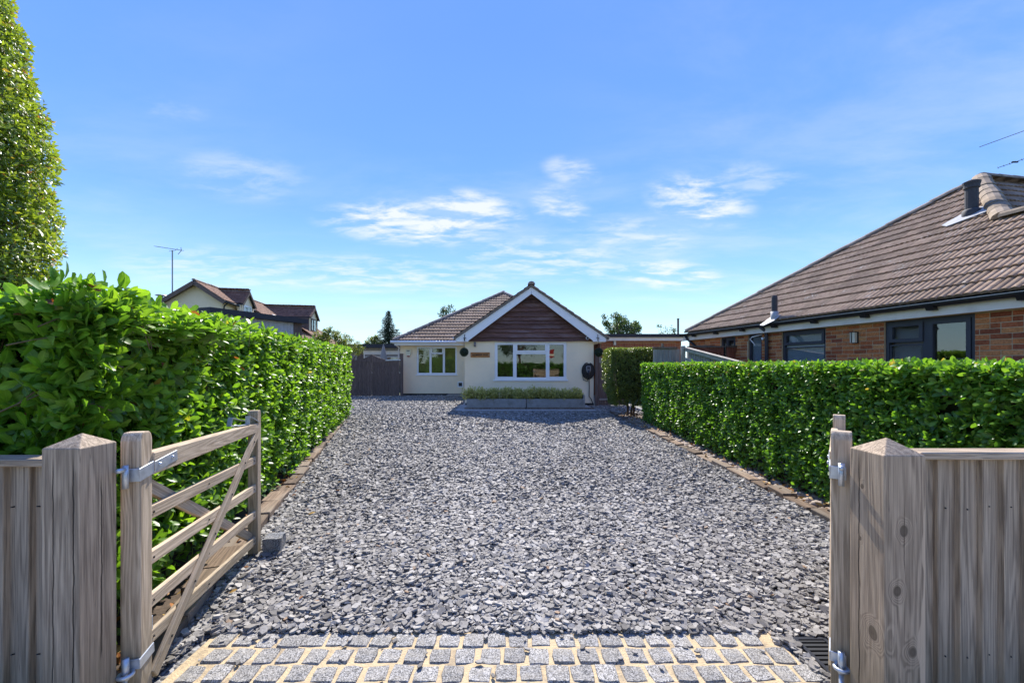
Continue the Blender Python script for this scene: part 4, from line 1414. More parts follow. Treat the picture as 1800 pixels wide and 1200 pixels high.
def topiary(px, py, label, arm):
    c = at(px, py, 14.55)
    r = .158
    t = thing('topiary_ball', label, 'topiary ball', (c.x, 14.55, c.z - r), 'topiary balls hanging from the gable eaves')
    n = 900
    d = norm(rng.normal(0, 1, (n, 3)))
    P = np.array(c) + d * (r * (.88 + .08 * rng.random(n)))[:, None]
    R, Q, T = shoots(P, d + rng.normal(0, .3, d.shape), 3, .035, .01, (35, 80), .2)
    foliage(t, SMALL, R, Q, T, m_topi)
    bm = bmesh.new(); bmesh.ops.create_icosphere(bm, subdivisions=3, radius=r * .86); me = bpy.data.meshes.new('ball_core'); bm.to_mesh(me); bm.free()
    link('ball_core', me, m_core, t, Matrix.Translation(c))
    zt = 2.50
    MB().tube([(c.x, 14.55, c.z + r - .02), (c.x, 14.55, zt - .10)], .006, 6).build('chain', m_iron, t)
    b = MB().tube([(c.x, BY - .002, zt - .02), (c.x, 14.6, zt - .02), (c.x, 14.53, zt - .05), (c.x, 14.55, zt - .115)], .009, 6)
    b.tube([(c.x, BY - .012, zt - .13), (c.x, BY - .012, zt + .06)], [.012, .012], 6)
    b.tube([(c.x, BY - .012, zt + .06), (c.x, BY - .012, zt + .085), (c.x, BY - .012, zt + .11)], [.006, .02, .003], 8)
    b.tube([(c.x - .055, BY - .012, zt - .02), (c.x + .055, BY - .012, zt - .02)], .009, 6)
    b.build('bracket', m_iron, t)


topiary(815.8, 618.8, 'dark green topiary ball hanging at left end of the gable', 1)
topiary(1052.5, 619.2, 'dark green topiary ball hanging over the side gate', -1)

# electric car charger
c = at(1033.8, 651.5, GY - .05)
t = thing('car_charger', 'round black car charger with coiled cable on cream wall', 'charger', (c.x, GY, c.z))
me = MB().tube([(c.x, GY - .09, c.z), (c.x, GY - .002, c.z)], .235, 32).mesh('backplate'); link('backplate', me, m_black, t)
bm = bmesh.new(); bm.from_mesh(me); bmesh.ops.scale(bm, vec=(.90, 1, 1.16), verts=bm.verts, space=Matrix.Translation((-c.x, 0, -c.z))); bmesh.ops.bevel(bm, geom=[e for e in bm.edges], offset=.018, segments=2, affect='EDGES'); bm.to_mesh(me); bm.free()
sh = [(-.065, .16), (.065, .16), (.085, .12), (.085, .0), (.05, -.09), (-.05, -.09), (-.085, .0), (-.085, .12)]
me = MB().prism([(c.x + x, GY - .15, c.z + .02 + z) for x, z in sh], (0, .058, 0)).mesh('socket'); bevel_mesh(me, .012, 2); link('socket', me, m_alu, t)
MB().box((c.x - .05, GY - .156, c.z + .06), (c.x + .05, GY - .1505, c.z + .15)).build('display', m_anth, t)
MB().tube([(c.x, GY - .17, c.z + .02), (c.x, GY - .20, c.z - .06), (c.x, GY - .17, c.z - .16)], [.035, .04, .022], 10).build('plug', m_anth, t, True)
for k, rr in enumerate((.250, .262)):
    pts = [(c.x + rr * .88 * math.cos(a), GY - .03 - .03 * k, c.z + rr * 1.16 * math.sin(a)) for a in [math.radians(95 + 13 * i) for i in range(27)]]
    MB().tube(pts, .012, 6).build('cable_coil', m_iron, t, True)
pts = [(c.x - .21, GY - .06, c.z - .12), (c.x - .18, GY - .05, c.z - .33), (c.x - .03, GY - .05, c.z - .38), (c.x + .035, GY - .06, c.z - .22), (c.x + .01, GY - .12, c.z - .15)]
MB().tube(pts, .013, 6).build('loop_cable', m_iron, t, True)
pts = [(c.x + .03, GY - .045, c.z - .2), (c.x + .045, GY - .03, c.z - .55), (c.x + .04, GY - .03, c.z - .95), (c.x + .10, GY - .03, .28), (c.x + .20, GY - .04, .04)]
MB().tube(pts, .016, 6).build('supply_cable', m_iron, t, True)

# --- paved margin, troughs and shrubs under the window
mg = sheet('paved_margin', [(-1.82, 13.06), (2.76, 13.06), (2.76, 15.02), (-1.745, 15.02), (-1.745, 19.2), (-1.95, 19.2), (-1.95, 14.2)], .030, m_slab)
kb = MB().box((-1.84, 13.03, -.05), (2.78, 13.11, .045)).build('margin_kerb', m_slab); tag(kb, kind='structure')
for (a, b, hgt, lab) in ((-1.53, .475, .36, 'grey concrete trough under the window, left of the pair'), (.50, 2.46, .36, 'grey concrete trough under the window, right of the pair with raised end')):
    t = thing('planting_trough', lab, 'planter', ((a + b) / 2, 13.95, .03), 'concrete troughs under the bungalow window')
    cbox('front_panel', (a, 13.70, .0305), (b, 13.76, hgt), m_concrete, t, .008)
    cbox('back_panel', (a, 14.24, .0305), (b, 14.30, hgt + (.14 if a > 0 else 0)), m_concrete, t, .008)
    cbox('end_panel', (a, 13.761, .0305), (a + .06, 14.239, hgt - .004), m_concrete, t, .006)
    cbox('end_panel', (b - .06, 13.761, .0305), (b, 14.239, hgt + (.13 if a > 0 else -.004)), m_concrete, t, .006)
    MB().box((a + .061, 13.761, .05), (b - .061, 14.239, hgt - .06)).build('soil', m_soil, t)
    MB().box((a - .06, 13.60, .031), (b + (.28 if a > 0 else -.0), 13.698, .075)).build('plinth_course', m_edge, t)
words = ['first', 'second', 'third', 'fourth', 'fifth']
for k in range(10):
    tr = 'left' if k < 5 else 'right'
    x = (-1.45 + .42 * k) if k < 5 else (.62 + .39 * (k - 5))
    t = thing('shrub', f'{words[k % 5]} yellow green shrub from the left in the {tr} trough', 'shrub', (x, 13.97, .3), 'shrubs along the concrete troughs')
    P, d = blob_points([(x + rng.normal(0, .05), 13.93 + rng.normal(0, .05), .49 + rng.normal(0, .03)) for _ in range(4)], [.24, .22, .25, .23], 420, .85)
    P = P + rng.normal(0, .035, P.shape) + np.array([0, 0, .03]) * rng.random((len(P), 1)); P = P[P[:, 2] > .33]; d = norm(P - np.array([x, 13.95, .36]))
    R, Q, T = shoots(P, aim(d, 1.3, .35), 6, .058, .05, (15, 70), .6)
    foliage(t, SMALL, R, Q, T, m_hebe)
    MB().tube([(x, 13.97, .28), (x, 13.97, .42)], .012, 5).build('stem', m_bark, t)


# ================================================================== SIDE GATES AND FAR FENCES
def boarded_gate(name, label, x0, x1, y, z0, ztop, dip, nb, mat, group=None, flip=False):
    """close-boarded gate: vertical boards under a scooped top rail"""
    t = thing(name, label, 'gate', ((x0 + x1) / 2, y, z0), group)
    w = (x1 - x0) / nb
    for i in range(nb):
        a = x0 + i * w
        cbox('board', (a + .002, y, z0), (a + w - .004, y + .022, ztop - dip - .075), mat, t, .003)
    n = 12
    def zt(k):
        s = k / n
        s = 1 - s if flip else s
        return ztop - dip + dip * (max(0, s - .35) / .65) ** 1.7 + .03 * (1 - s) ** 6
    low = [(x0 + (x1 - x0) * k / n, y - .018, ztop - dip - .10) for k in range(n + 1)]
    hi = [(x0 + (x1 - x0) * k / n, y - .018, zt(k)) for k in range(n, -1, -1)]
    MB().prism(low + hi, (0, .045, 0)).build('top_rail', mat, t)
    cbox('stile', (x0, y - .016, z0), (x0 + .07, y - .0005, ztop - dip - .1005), mat, t, .003)
    cbox('stile', (x1 - .07, y - .016, z0), (x1, y - .0005, ztop - dip - .1005), mat, t, .003)
    return t


t = boarded_gate('garden_gate', 'left leaf of the dark double gates behind the hedge', -7.80, -6.635, 19.25, .04, 1.98, .25, 11, m_darkgate, 'leaves of the dark double gates')
t = boarded_gate('garden_gate', 'right leaf of the dark double gates with pale strap hinge', -6.615, -5.325, 19.25, .04, 1.98, .25, 10, m_darkgate, 'leaves of the dark double gates', True)
beam('strap_hinge', (-5.98, 19.225, 1.72), (-5.27, 19.225, 1.735), .05, .008, m_galv, t, (0, 1, 0), .002)
t = thing('gate_post', 'dark square post between the double gates and the house', 'post', (-5.235, 19.3, 0))
cbox('post', (-5.30, 19.24, -.02), (-5.17, 19.35, 2.0), m_darkgate, t, .006)
cbox('cap', (-5.315, 19.225, 2.001), (-5.155, 19.365, 2.03), m_darkgate, t, .008)

t = thing('side_gate', 'brown boarded side gate between the house and the bush', 'gate', (3.7, 14.95, 0))
for i in range(8):
    cbox('board', (3.19 + i * .125, 14.95, .03), (3.19 + i * .125 + .119, 14.972, 1.60), m_darkgate, t, .003)
n = 10
low = [(3.19 + 1.0 * k / n, 14.93, 1.58) for k in range(n + 1)]; hi = [(3.19 + 1.0 * k / n, 14.93, 1.69 + .12 * (abs(k / n - .5) * 2) ** 2) for k in range(n, -1, -1)]
MB().prism(low + hi, (0, .05, 0)).build('top_rail', m_greyfence, t)
beam('ledge', (3.2, 14.935, .24), (3.78, 14.935, .24), .06, .02, m_greyfence, t, (0, 1, 0), .003)
t = thing('gate_post', 'brown post at the right corner of the bungalow', 'post', (3.11, 14.95, 0))
cbox('post', (3.06, 14.90, -.02), (3.17, 15.0, 1.98), m_darkgate, t, .006)
cbox('cap', (3.05, 14.89, 1.981), (3.18, 15.01, 2.005), m_darkgate, t, .006)

# grey fence, its end post and the sloping rails, behind the right hedge
t = thing('boarded_fence', 'silvery grey boarded fence panel with brown capping behind the bush', 'fence', (4.15, 10.75, 0))
x = 3.72
while x < 4.34:
    cbox('board', (x, 10.70, .05), (x + .094, 10.72, 1.93), m_greyfence, t, .003); x += .10
cbox('cap_rail', (3.70, 10.67, 1.931), (4.345, 10.75, 1.985), m_edge, t, .008)
cbox('stub_post', (3.93, 10.685, 1.986), (3.99, 10.735, 2.07), m_edge, t, .008)
t = thing('fence_post', 'pale concrete coloured post where the sloping rails begin', 'post', (4.39, 10.45, 0))
cbox('post', (4.345, 10.40, -.02), (4.44, 10.50, 2.0), m_whiterail, t, .008)
t = thing('sloping_fence', 'boarded fence with two pale sloping rails above right hedge', 'fence', (4.42, 9.2, 0))
pA, pB = Vector((4.43, 10.39, 1.90)), Vector((4.66, 7.9, 1.455))
beam('rail', pA, pB, .075, .05, m_whiterail, t, (1, 0, 0), .005)
beam('rail', pA - Vector((0, 0, .24)), pB - Vector((0, 0, .22)), .075, .05, m_whiterail, t, (1, 0, 0), .005)
beam('capping', pA + Vector((.02, 0, .055)), pB + Vector((.02, 0, .055)), .02, .11, m_whiterail, t, (1, 0, 0), .004)
n = 24
for i in range(n):
    p = pA.lerp(pB, (i + .5) / n) + Vector((.045, 0, 0))
    beam('board', (p.x, p.y, .05), (p.x, p.y, p.z - .02), .098, .02, m_greyfence, t, (1, 0, 0), .003)
for (x0, x1, lab) in ((4.62, 5.52, 'red brown framed fence panel left of its neighbour, below the brick house'), (5.60, 6.16, 'red brown framed fence panel right of its neighbour, by the grey downpipe')):
    t = thing('boarded_fence', lab, 'fence', ((x0 + x1) / 2, 10.5, 0), 'red brown panels beside the brick house')
    yy = 10.62 - (x0 - 4.62) * .02
    x = x0 + .07
    while x < x1 - .10:
        cbox('board', (x, yy + .02, .05), (x + .075, yy + .04, 1.90), m_red, t, .003); x += .08
    cbox('stile', (x0, yy - .01, .05), (x0 + .07, yy + .05, 1.97), m_red, t, .004)
    cbox('stile', (x1 - .075, yy - .01, .05), (x1, yy + .05, 1.97), m_red, t, .004)
    cbox('rail', (x0 + .071, yy - .008, 1.84), (x1 - .076, yy + .019, 1.965), m_red, t, .004)
    MB().prism([(x0 - .02, yy - .04, 1.971), (x1 + .02, yy - .04, 1.971), (x1 + .02, yy - .04, 2.005), ((x0 + x1) / 2, yy - .04, 2.02), (x0 - .02, yy - .04, 2.005)], (0, .11, 0)).build('capping', m_edge, t)

# ================================================================== BRICK NEIGHBOUR ON THE RIGHT
hb_ = thing('brick_bungalow', 'brick bungalow with big brown tiled roof and dark windows', 'house', (8, 8, 0))
u = Vector((-.161, .987, 0)); nn = Vector((.987, .161, 0)); mu = -u
E = Vector((5.36, 12.65, 2.50)); TR = .712; kS = math.hypot(1, TR)
Apx = E + (nn - u) * 4.383 + Vector((0, 0, 4.383 * TR))
Bpx = Vector((8.47, 7.0, 4.036))
Sdir = (nn + Vector((0, 0, TR))).normalized()
gauge = 2.158 * kS / 8
tm = tile_tmpl(.30, gauge + .05, 3, .026, .028, 12)
XE = 10.2
k1 = lay_tiles(hb_, E, mu, Sdir, [(0, 0), (XE, 0), (XE, 2.158 * kS), (2.158, 2.158 * kS)], .30, gauge, tm, m_tile_r, 230)
k2 = lay_tiles(hb_, E + mu * 2.158 + Sdir * (2.158 * kS), mu, Sdir, [(0, 0), (3.922, 0), (2.225, 2.225 * kS)], .30, gauge, tm, m_tile_r, 70)
dn = -Sdir.cross(mu).normalized() if Sdir.cross(mu).z > 0 else Sdir.cross(mu).normalized()
o_ = Vector((0, 0, -.05))
poly_mesh('roof_deck', [E + o_, E + mu * XE + o_, E + mu * XE + nn * 2.158 + Vector((0, 0, 2.158 * TR)) + o_, Bpx + o_, Apx + o_], m_felt, hb_, .04)
# the upper range's slope facing the road, seen above the lower ridge
So = (Apx - Bpx); fall = nn
Xs = nn.copy()
nrm_s = Xs.cross(So).normalized()
if nrm_s.z < 0: nrm_s = -nrm_s
Ss = nrm_s.cross(Xs).normalized()
hgt = So.dot(Ss)
sx = So.dot(Xs)
lay_tiles(hb_, Bpx - Vector((0, 0, .02)), Xs, Ss, [(0, 0), (5.0, 0), (5.0, hgt), (sx, hgt)], .30, hgt / 7, tile_tmpl(.30, hgt / 7 + .05, 3, .02, .03, 12), m_tile_r, 0)
poly_mesh('roof_deck', [Bpx + o_, Bpx + nn * 5 + o_, Apx + nn * 3 + o_, Apx + o_], m_felt, hb_, .04)
poly_mesh('roof_deck', [Bpx + mu * 5 + o_, Bpx + mu * 5 + nn * 2.2 + Vector((0, 0, -1.5)), Bpx + nn * 2.2 + Vector((0, 0, -1.5)), Bpx + o_], m_felt, hb_, .04)
poly_mesh('roof_deck', [E + o_, Apx + o_, Apx + nn * 3 + o_, E + nn * 12 + o_], m_felt, hb_, .04)
up = Vector((0, 0, 1))
ridge_run(hb_, E + Vector((.03, -.03, .06)), Apx + Vector((0, 0, .06)), .11, m_hip, 'hip_tile', .42)
ridge_run(hb_, Bpx + Vector((0, 0, .05)), Apx + Vector((0, 0, .07)), .155, m_mossridge, 'hip_tile', .34)
ridge_run(hb_, Apx + Vector((0, 0, .08)), Apx + nn * 5 + Vector((0, 0, .08)), .13, m_hip)
ridge_run(hb_, Bpx + Vector((0, 0, .05)), Bpx + mu * 4.2 + Vector((0, 0, .05)), .14, m_mossridge, 'ridge_tile', .40)
# gutter, brackets, fascia
g0 = E + Vector((0, 0, -.045)) - nn * .045
m = MB(); pr = []
prof = [(math.cos(a) * .062, math.sin(a) * .062) for a in [math.pi + math.pi * i / 8 for i in range(9)]] + [(.054, 0), (.040, -.03), (0, -.052), (-.040, -.03), (-.054, 0)]
for s in (-.12, XE):
    pr.append([g0 + mu * s + nn * a + up * b for a, b in prof])
k = len(prof)
m.add(pr[0] + pr[1], [tuple(range(k)), tuple(range(2 * k - 1, k - 1, -1))] + [(i, k + i, k + (i + 1) % k, (i + 1) % k) for i in range(k)])
m.build('gutter', m_black, hb_)
for i in range(10):
    s = .55 + i * 1.0
    p = g0 + mu * s
    Mk = basis(mu, nn, up, p + up * -.062)
    me = MB().prism([(-.055, -.066, 0), (.055, -.066, 0), (.055, -.066, .035), (-.055, -.066, .035)], (0, .132, 0)).mesh('gutter_bracket')
    MB().prism([(-.05, -.03, -.045), (.05, -.03, -.045), (.05, -.066, .03), (-.05, -.066, .03)], (0, .09, .0)).build('gutter_bracket', m_black, hb_, False, Mk)
Mf = frame_M(E + nn * .022, mu)
MB().box((-.1, 0, -.235), (XE, .025, -.02)).build('fascia', m_offwhite, hb_, False, Mf)
MB().box((-.1, .026, -.23), (XE, .13, -.212)).build('soffit', m_offwhite, hb_, False, Mf)
# brick wall with openings
W0 = E + nn * .15 - u * .024; W0.z = 0
MW = frame_M(W0, mu)
WL = 10.0; WH = 2.29
# windows: (t0, t1, sill)
openings = [(1.47, 2.05, 1.30), (2.50, 2.94, 1.0), (3.53, 4.60, 1.0), (5.70, 6.92, .95)]
wall_mesh('wall', MW, WL, WH, [(a, s, b, WH - .03) for a, b, s in openings], .20, m_mortar, hb_, -.05)
MB().box((0, .201, -.05), (.25, 7, 2.25)).build('end_wall', m_mortar, hb_, False, MW)
bm_ = []
for i in range(6):
    me = bevel_mesh(MB().box((0, 0, 0), (.2145, .030, .065)).mesh('brick'), .0045); me.materials.append(m_brick); bm_.append(me)
mesh_len = {}
bricks = []
z = .30; row = 0; rbk = random.Random(17)
while z < WH - .06:
    x = -(.1125 if row % 2 else 0)
    while x < WL:
        L = .2145
        # in some courses headers stand between the stretchers
        if rbk.random() < .10: L = .102
        a, b = max(0, x), min(WL, x + L)
        segs = [(a, b)]
        for (o0, o1, s) in openings:
            if z + .065 > s:
                ns = []
                for p, q in segs:
                    if q <= o0 or p >= o1: ns.append((p, q)); continue
                    if p < o0 - .02: ns.append((p, o0 - .003))
                    if q > o1 + .02: ns.append((o1 + .003, q))
                segs = ns
        for p, q in segs:
            if q - p > .03: bricks.append((p, q, z))
        x += L + .0105
    z += .0752; row += 1
vis = [b for b in bricks if b[2] > 1.50 and b[0] < 7.9]
rest = [b for b in bricks if not (b[2] > 1.50 and b[0] < 7.9)]
vis.sort(key=lambda b: -b[0])
rest += vis[300:]; vis = vis[:300]
bc = {}
for p, q, z in vis:
    L = round(q - p, 3)
    if L not in bc:
        me = bevel_mesh(MB().box((0, 0, 0), (L, .030, .065)).mesh('brick'), .0045); me.materials.append(m_brick); bc[L] = me
    link('brick', bc[L], None, hb_, MW @ Matrix.Translation((p, -.0065 + rbk.uniform(-.002, .002), z + rbk.uniform(-.001, .001))))
Rr, Pr = [], []
tvb = np.array([(0, 0, 0), (1, 0, 0), (1, .03, 0), (0, .03, 0), (0, 0, .065), (1, 0, .065), (1, .03, .065), (0, .03, .065)], float)
tfb = [(0, 3, 2, 1), (4, 5, 6, 7), (0, 1, 5, 4), (1, 2, 6, 5), (2, 3, 7, 6), (3, 0, 4, 7)]
B3 = np.array([[mu.x, nn.x, 0], [mu.y, nn.y, 0], [0, 0, 1]])
for p, q, z in rest:
    Mx = B3.copy(); Mx[:, 0] *= (q - p); Rr.append(Mx); v = MW @ Vector((p, -.0065, z)); Pr.append(v[:])
tag(link('brickwork', mass_mesh('brickwork', [piece_arrays(tvb, tfb, np.array(Rr), np.array(Pr), rng.random(len(Pr)))]), m_brick, hb_), kind='stuff')
# windows
zt_ = WH - .033
for (a, b, s, lights, lab) in (
        (openings[0][0], openings[0][1], 1.303, [(1.50, 1.34, 1.66, 2.22, False), (1.70, 1.34, 2.02, 2.22, True)], 'small dark framed window at the far end'),
        (openings[1][0], openings[1][1], 1.003, [(2.54, 1.05, 2.90, 2.22, False)], 'narrow dark framed window beside the downpipe'),
        (openings[2][0], openings[2][1], 1.003, [(3.58, 1.05, 4.55, 1.90, False), (3.58, 1.95, 4.55, 2.215, True)], 'frosted dark framed window with a top light'),
        (openings[3][0], openings[3][1], .953, [(5.76, 1.0, 6.26, 1.86, False), (5.76, 1.90, 6.26, 2.21, True), (6.34, 1.0, 6.86, 2.21, True)], 'large dark framed window nearest the road')):
    window(hb_, MW, a + .004, s, b - .004, zt_, lights, m_anth, m_glass2, fr=.05, setback=.03, dep=.075, label=lab, sash=.055)
    if lab.startswith('frosted'):
        MB().box((3.57, .085, 1.04), (4.56, .095, 2.22)).build('frosted_film', m_frost, hb_, False, MW)
    elif lab.startswith('large'):
        MB().box((5.74, .16, .98), (6.28, .165, 2.22)).build('blind_or_backing', m_plaster, hb_, False, MW)  # grey panel added behind the left panes to lighten them
    elif lab.startswith('narrow'):
        MB().box((2.53, .085, 1.04), (2.91, .095, 2.22)).build('frosted_film', m_frost, hb_, False, MW)
inward_room(hb_, MW, .3, .1, 3.2, 2.24, .21, 3.0, m_roomwall)
inward_room(hb_, MW, 5.0, .1, 9.5, 2.24, .21, 3.4, m_plaster)
MB().box((6.34, .50, 1.60), (6.9, .53, 1.625)).box((5.5, .9, 1.0), (7.2, .95, 1.52)).build('shelf', m_offwhite, hb_, False, MW)
# pipes
MB().tube([MW @ Vector((3.17, -.07, -.05)), MW @ Vector((3.17, -.07, 2.12)), MW @ Vector((3.17, -.09, 2.30)), g0 + mu * 3.15 + up * -.05], .040, 10).build('downpipe', m_anth, hb_, True)
MB().tube([g0 + mu * .12 + up * -.05, g0 + mu * .16 + nn * .05 + up * -.16, MW @ Vector((.30, -.06, 2.14)), MW @ Vector((.42, -.05, 2.06)), MW @ Vector((.45, -.05, 0))], .036, 10).build('downpipe', m_black, hb_, True)
MB().tube([MW @ Vector((2.98, -.02, 2.24)), MW @ Vector((2.80, -.14, 2.19)), MW @ Vector((2.74, -.15, 2.14)), MW @ Vector((2.80, -.12, 2.06)), MW @ Vector((2.84, -.10, 1.99))], .012, 6).build('bent_pipe', m_white, hb_, True)
MB().tube([MW @ Vector((3.02, -.01, 2.14)), MW @ Vector((3.02, -.06, 2.14))], .03, 10).build('pipe_stub', m_white, hb_)


def on_roof(px, py):
    """where the line of sight meets the west slope"""
    r = Vector(((px - 900) / F, 1, (640 - py) / F))
    Nw = mu.cross(Sdir).normalized()
    o = Vector((0, 0, CH))
    k = (E - o).dot(Nw) / r.dot(Nw)
    return o + r * k


p = on_roof(1361.5, 563)
MB().tube([p - up * .08, p + up * .20], .078, 12).build('pipe_collar', m_lead, hb_, True)
MB().tube([p + up * .18, p + up * .52, p + up * .56], [.060, .060, .050], 12).build('vent_pipe', m_pipe, hb_, False)
fl = [p + mu * .12 + Sdir * .10, p - mu * .14 + Sdir * .06, p - mu * .17 - Sdir * .26, p - mu * .02 - Sdir * .30, p + mu * .12 - Sdir * .14]
MB().prism([q + Vector((-.02, 0, .048)) for q in fl], (0, 0, .012)).build('flashing', m_lead, hb_)
p = on_roof(1708, 380)
MB().tube([p - up * .15, p + up * .10, p + up * .13], [.135, .135, .11], 14).build('pipe_collar', m_pipe, hb_, True)
MB().tube([p + up * .08, p + up * .58], .095, 14).tube([p + up * .53, p + up * .60], .115, 14).tube([p + up * .60, p + up * .65], [.12, .13], 14).tube([p + up * .65, p + up * .685], [.13, .06], 14).build('flue_pipe', m_pipe, hb_, False)
fl = [p + mu * .30 + Sdir * .12, p - mu * .10 + Sdir * .24, p - mu * .34 - Sdir * .22, p - mu * .18 - Sdir * .36, p + mu * .30 - Sdir * .16]
MB().prism([q + Vector((-.02, 0, .052)) for q in fl], (0, 0, .012)).build('flashing', m_lead, hb_)

for (tt, zc_, lab, k) in ((5.21, 2.02, 'cream glass wall light between the dark windows', 1.0), (.86, 1.98, 'cream glass wall light by the far corner of the brick house', .9)):
    c = MW @ Vector((tt, 0, zc_))
    t = thing('wall_light', lab, 'light', tuple(c), 'lights on the brick wall')
    MB().box((-.055 * k, -.03, -.105 * k), (.055 * k, -.009, .105 * k)).build('backplate', m_iron, t, False, MW @ Matrix.Translation((tt, 0, zc_)))
    MB().prism([(-.045 * k, -.031, -.095 * k), (.045 * k, -.031, -.095 * k), (.045 * k, -.085, -.095 * k), (-.01, -.105, -.095 * k), (-.045 * k, -.085, -.095 * k)], (0, 0, .19 * k)).build('lens', m_lens, t, False, MW @ Matrix.Translation((tt, 0, zc_)))
    MB().box((-.05 * k, -.108, .0955 * k), (.05 * k, -.03, .108 * k)).box((.0, -.112, -.095 * k), (.012, -.106, .095 * k)).build('cap', m_iron, t, False, MW @ Matrix.Translation((tt, 0, zc_)))


def yagi(t, boom0, boom1, n, el_len, el_dir, r=.008, off=(0, 0, 0)):
    b0, b1 = Vector(boom0), Vector(boom1)
    MB().tube([b0, b1], r, 6).build('boom', m_alu, t)
    e = Vector(el_dir).normalized()
    for i in range(n):
        p = b0.lerp(b1, i / (n - 1))
        L = el_len * (.8 + .2 * i / (n - 1))
        MB().tube([p - e * L / 2, p + e * L / 2], r * .62, 5).build('element', m_alu, t)


t = thing('tv_aerial', 'tv aerial above the brick house, cut off by the right edge', 'aerial', (11.0, 8.2, 4.3))
MB().tube([at(1872, 372, 8.0), at(1872, 200, 8.0)], .02, 8).build('mast', m_alu, t)
MB().tube([at(1722, 258.5, 8.2), at(1872, 204, 8.0)], .007, 6).build('rod', m_alu, t)
b0, b1 = at(1754, 295, 8.6), at(1876, 254, 8.0)
yagi(t, b0, b1, 12, .06, (0, .3, 1), .006)
for q in (b0.lerp(b1, .26), b0.lerp(b1, .55)):
    MB().box((q.x - .06, q.y - .012, q.z - .012), (q.x + .06, q.y + .012, q.z + .012)).build('clamp', m_black, t)

# ================================================================== CHALET HOUSE BEYOND THE LEFT HEDGE
hc = thing('chalet_house', 'cream gabled house with russet roof and two dormers beyond the hedge', 'house', (-22, 30, 0))
G = Vector((-21.66, 28, 7.09)); cu_ = Vector((-.182, .983, 0)); ce = Vector((.983, .182, 0)); tC = .69


def hp(t_, s_, z_=None):
    """point t along the ridge, s to the east of it; on the roof unless z is given"""
    q = G + cu_ * t_ + ce * s_
    q.z = (G.z - tC * abs(s_)) if z_ is None else z_
    return q


Nc = Vector((tC * ce.x, tC * ce.y, 1)).normalized()
d1, d2 = 4.2, 21.0
m = MB()
m.prism([hp(-.45, 0), hp(-.45, 1.85), hp(d1, 1.85), hp(d1, 0)], (0, 0, .14))
m.prism([hp(d1, 0), hp(d1, 5.3), hp(d2, 5.3), hp(d2, 0)], (0, 0, .1401))
m.prism([hp(-.45, 0), hp(d2, 0), hp(d2, -4.2), hp(-.45, -4.2)], (0, 0, .1399))
m.build('roof', m_felt, hc)
# russet tiles in courses, too small to tell apart from here
tmc = tile_tmpl(.24, .34, 1, .010, .020, 2)
Sx = (-ce + Vector((0, 0, tC))).normalized()
kC = math.hypot(1, tC)
Xc = cu_ if cu_.cross(Sx).z > 0 else -cu_
lay_tiles(hc, hp(-.45 if Xc == cu_ else d1, 1.9) + up * .16, Xc, Sx, [(0, 0), (d1 + .45, 0), (d1 + .45, 1.9 * kC), (0, 1.9 * kC)], .24, .29, tmc, m_tile_l, 0)
lay_tiles(hc, hp(d1 if Xc == cu_ else d2, 5.35) + up * .16, Xc, Sx, [(0, 0), (d2 - d1, 0), (d2 - d1, 5.35 * kC), (0, 5.35 * kC)], .24, .29, tmc, m_tile_l, 0)
ridge_run(hc, hp(-.47, 0) + up * .18, hp(d2, 0) + up * .18, .13, m_hip)
# gable wall facing the road, bargeboards
def P3(q, z): return Vector((q.x, q.y, z))
gw = [P3(hp(0, -3.6), -.05), P3(hp(0, 1.55), -.05), P3(hp(0, 1.55), hp(0, 1.55).z - .02), P3(hp(0, 0), G.z - .02), P3(hp(0, -3.6), hp(0, 3.6).z - .02)]
MB().prism(gw, cu_ * .25).build('gable_wall', m_creamold, hc)
sw = [P3(hp(.25, 1.549), -.05), P3(hp(d1, 1.549), -.05), P3(hp(d1, 1.549), hp(0, 1.55).z - .02), P3(hp(.25, 1.549), hp(0, 1.55).z - .02)]
MB().prism(sw, -ce * .25).build('side_wall', m_creamold, hc)
sw = [P3(hp(d1, 4.6), -.05), P3(hp(d2, 4.6), -.05), P3(hp(d2, 4.6), hp(0, 4.6).z - .02), P3(hp(d1, 4.6), hp(0, 4.6).z - .02)]
MB().prism(sw, -ce * .25).build('side_wall', m_creamold, hc)
gw = [P3(hp(d1, 1.56), 2), P3(hp(d1, 4.6), 2), P3(hp(d1, 4.6), hp(0, 4.6).z - .03), P3(hp(d1, 1.56), hp(0, 1.56).z - .03)]
MB().prism(gw, cu_ * .2).build('gable_wall', m_creamold, hc)
for a, b in ((0, 1.9), (0, -4.2)):
    beam('bargeboard', hp(-.47, a) + up * -.02, hp(-.47, b) + up * -.02, .26, .04, m_darkgate, hc, cu_, .004)
beam('bargeboard', hp(d1 - .03, 1.9) + up * -.02, hp(d1 - .03, 5.3) + up * -.02, .22, .04, m_darkgate, hc, cu_, .004)
MB().prism([hp(-.44, .05) + up * -.03, hp(-.44, 1.85) + up * -.03, hp(-.02, 1.85) + up * -.03, hp(-.02, .05) + up * -.03], (0, 0, -.02)).prism([hp(-.44, -.05) + up * -.03, hp(-.02, -.05) + up * -.03, hp(-.02, -4.1) + up * -.03, hp(-.44, -4.1) + up * -.03], (0, 0, -.02)).build('soffit', m_darkgate, hc)
MB().tube([hp(-.5, 1.97) + up * .06, hp(d1, 1.97) + up * .06], .07, 8).build('gutter', m_black, hc, True)
MB().tube([hp(-.15, 1.97) + up * .03, hp(-.12, 1.72) + up * -.35, hp(-.05, 1.64) + up * -1.0, P3(hp(-.05, 1.64), 1)], .05, 7).build('downpipe', m_black, hc, True)


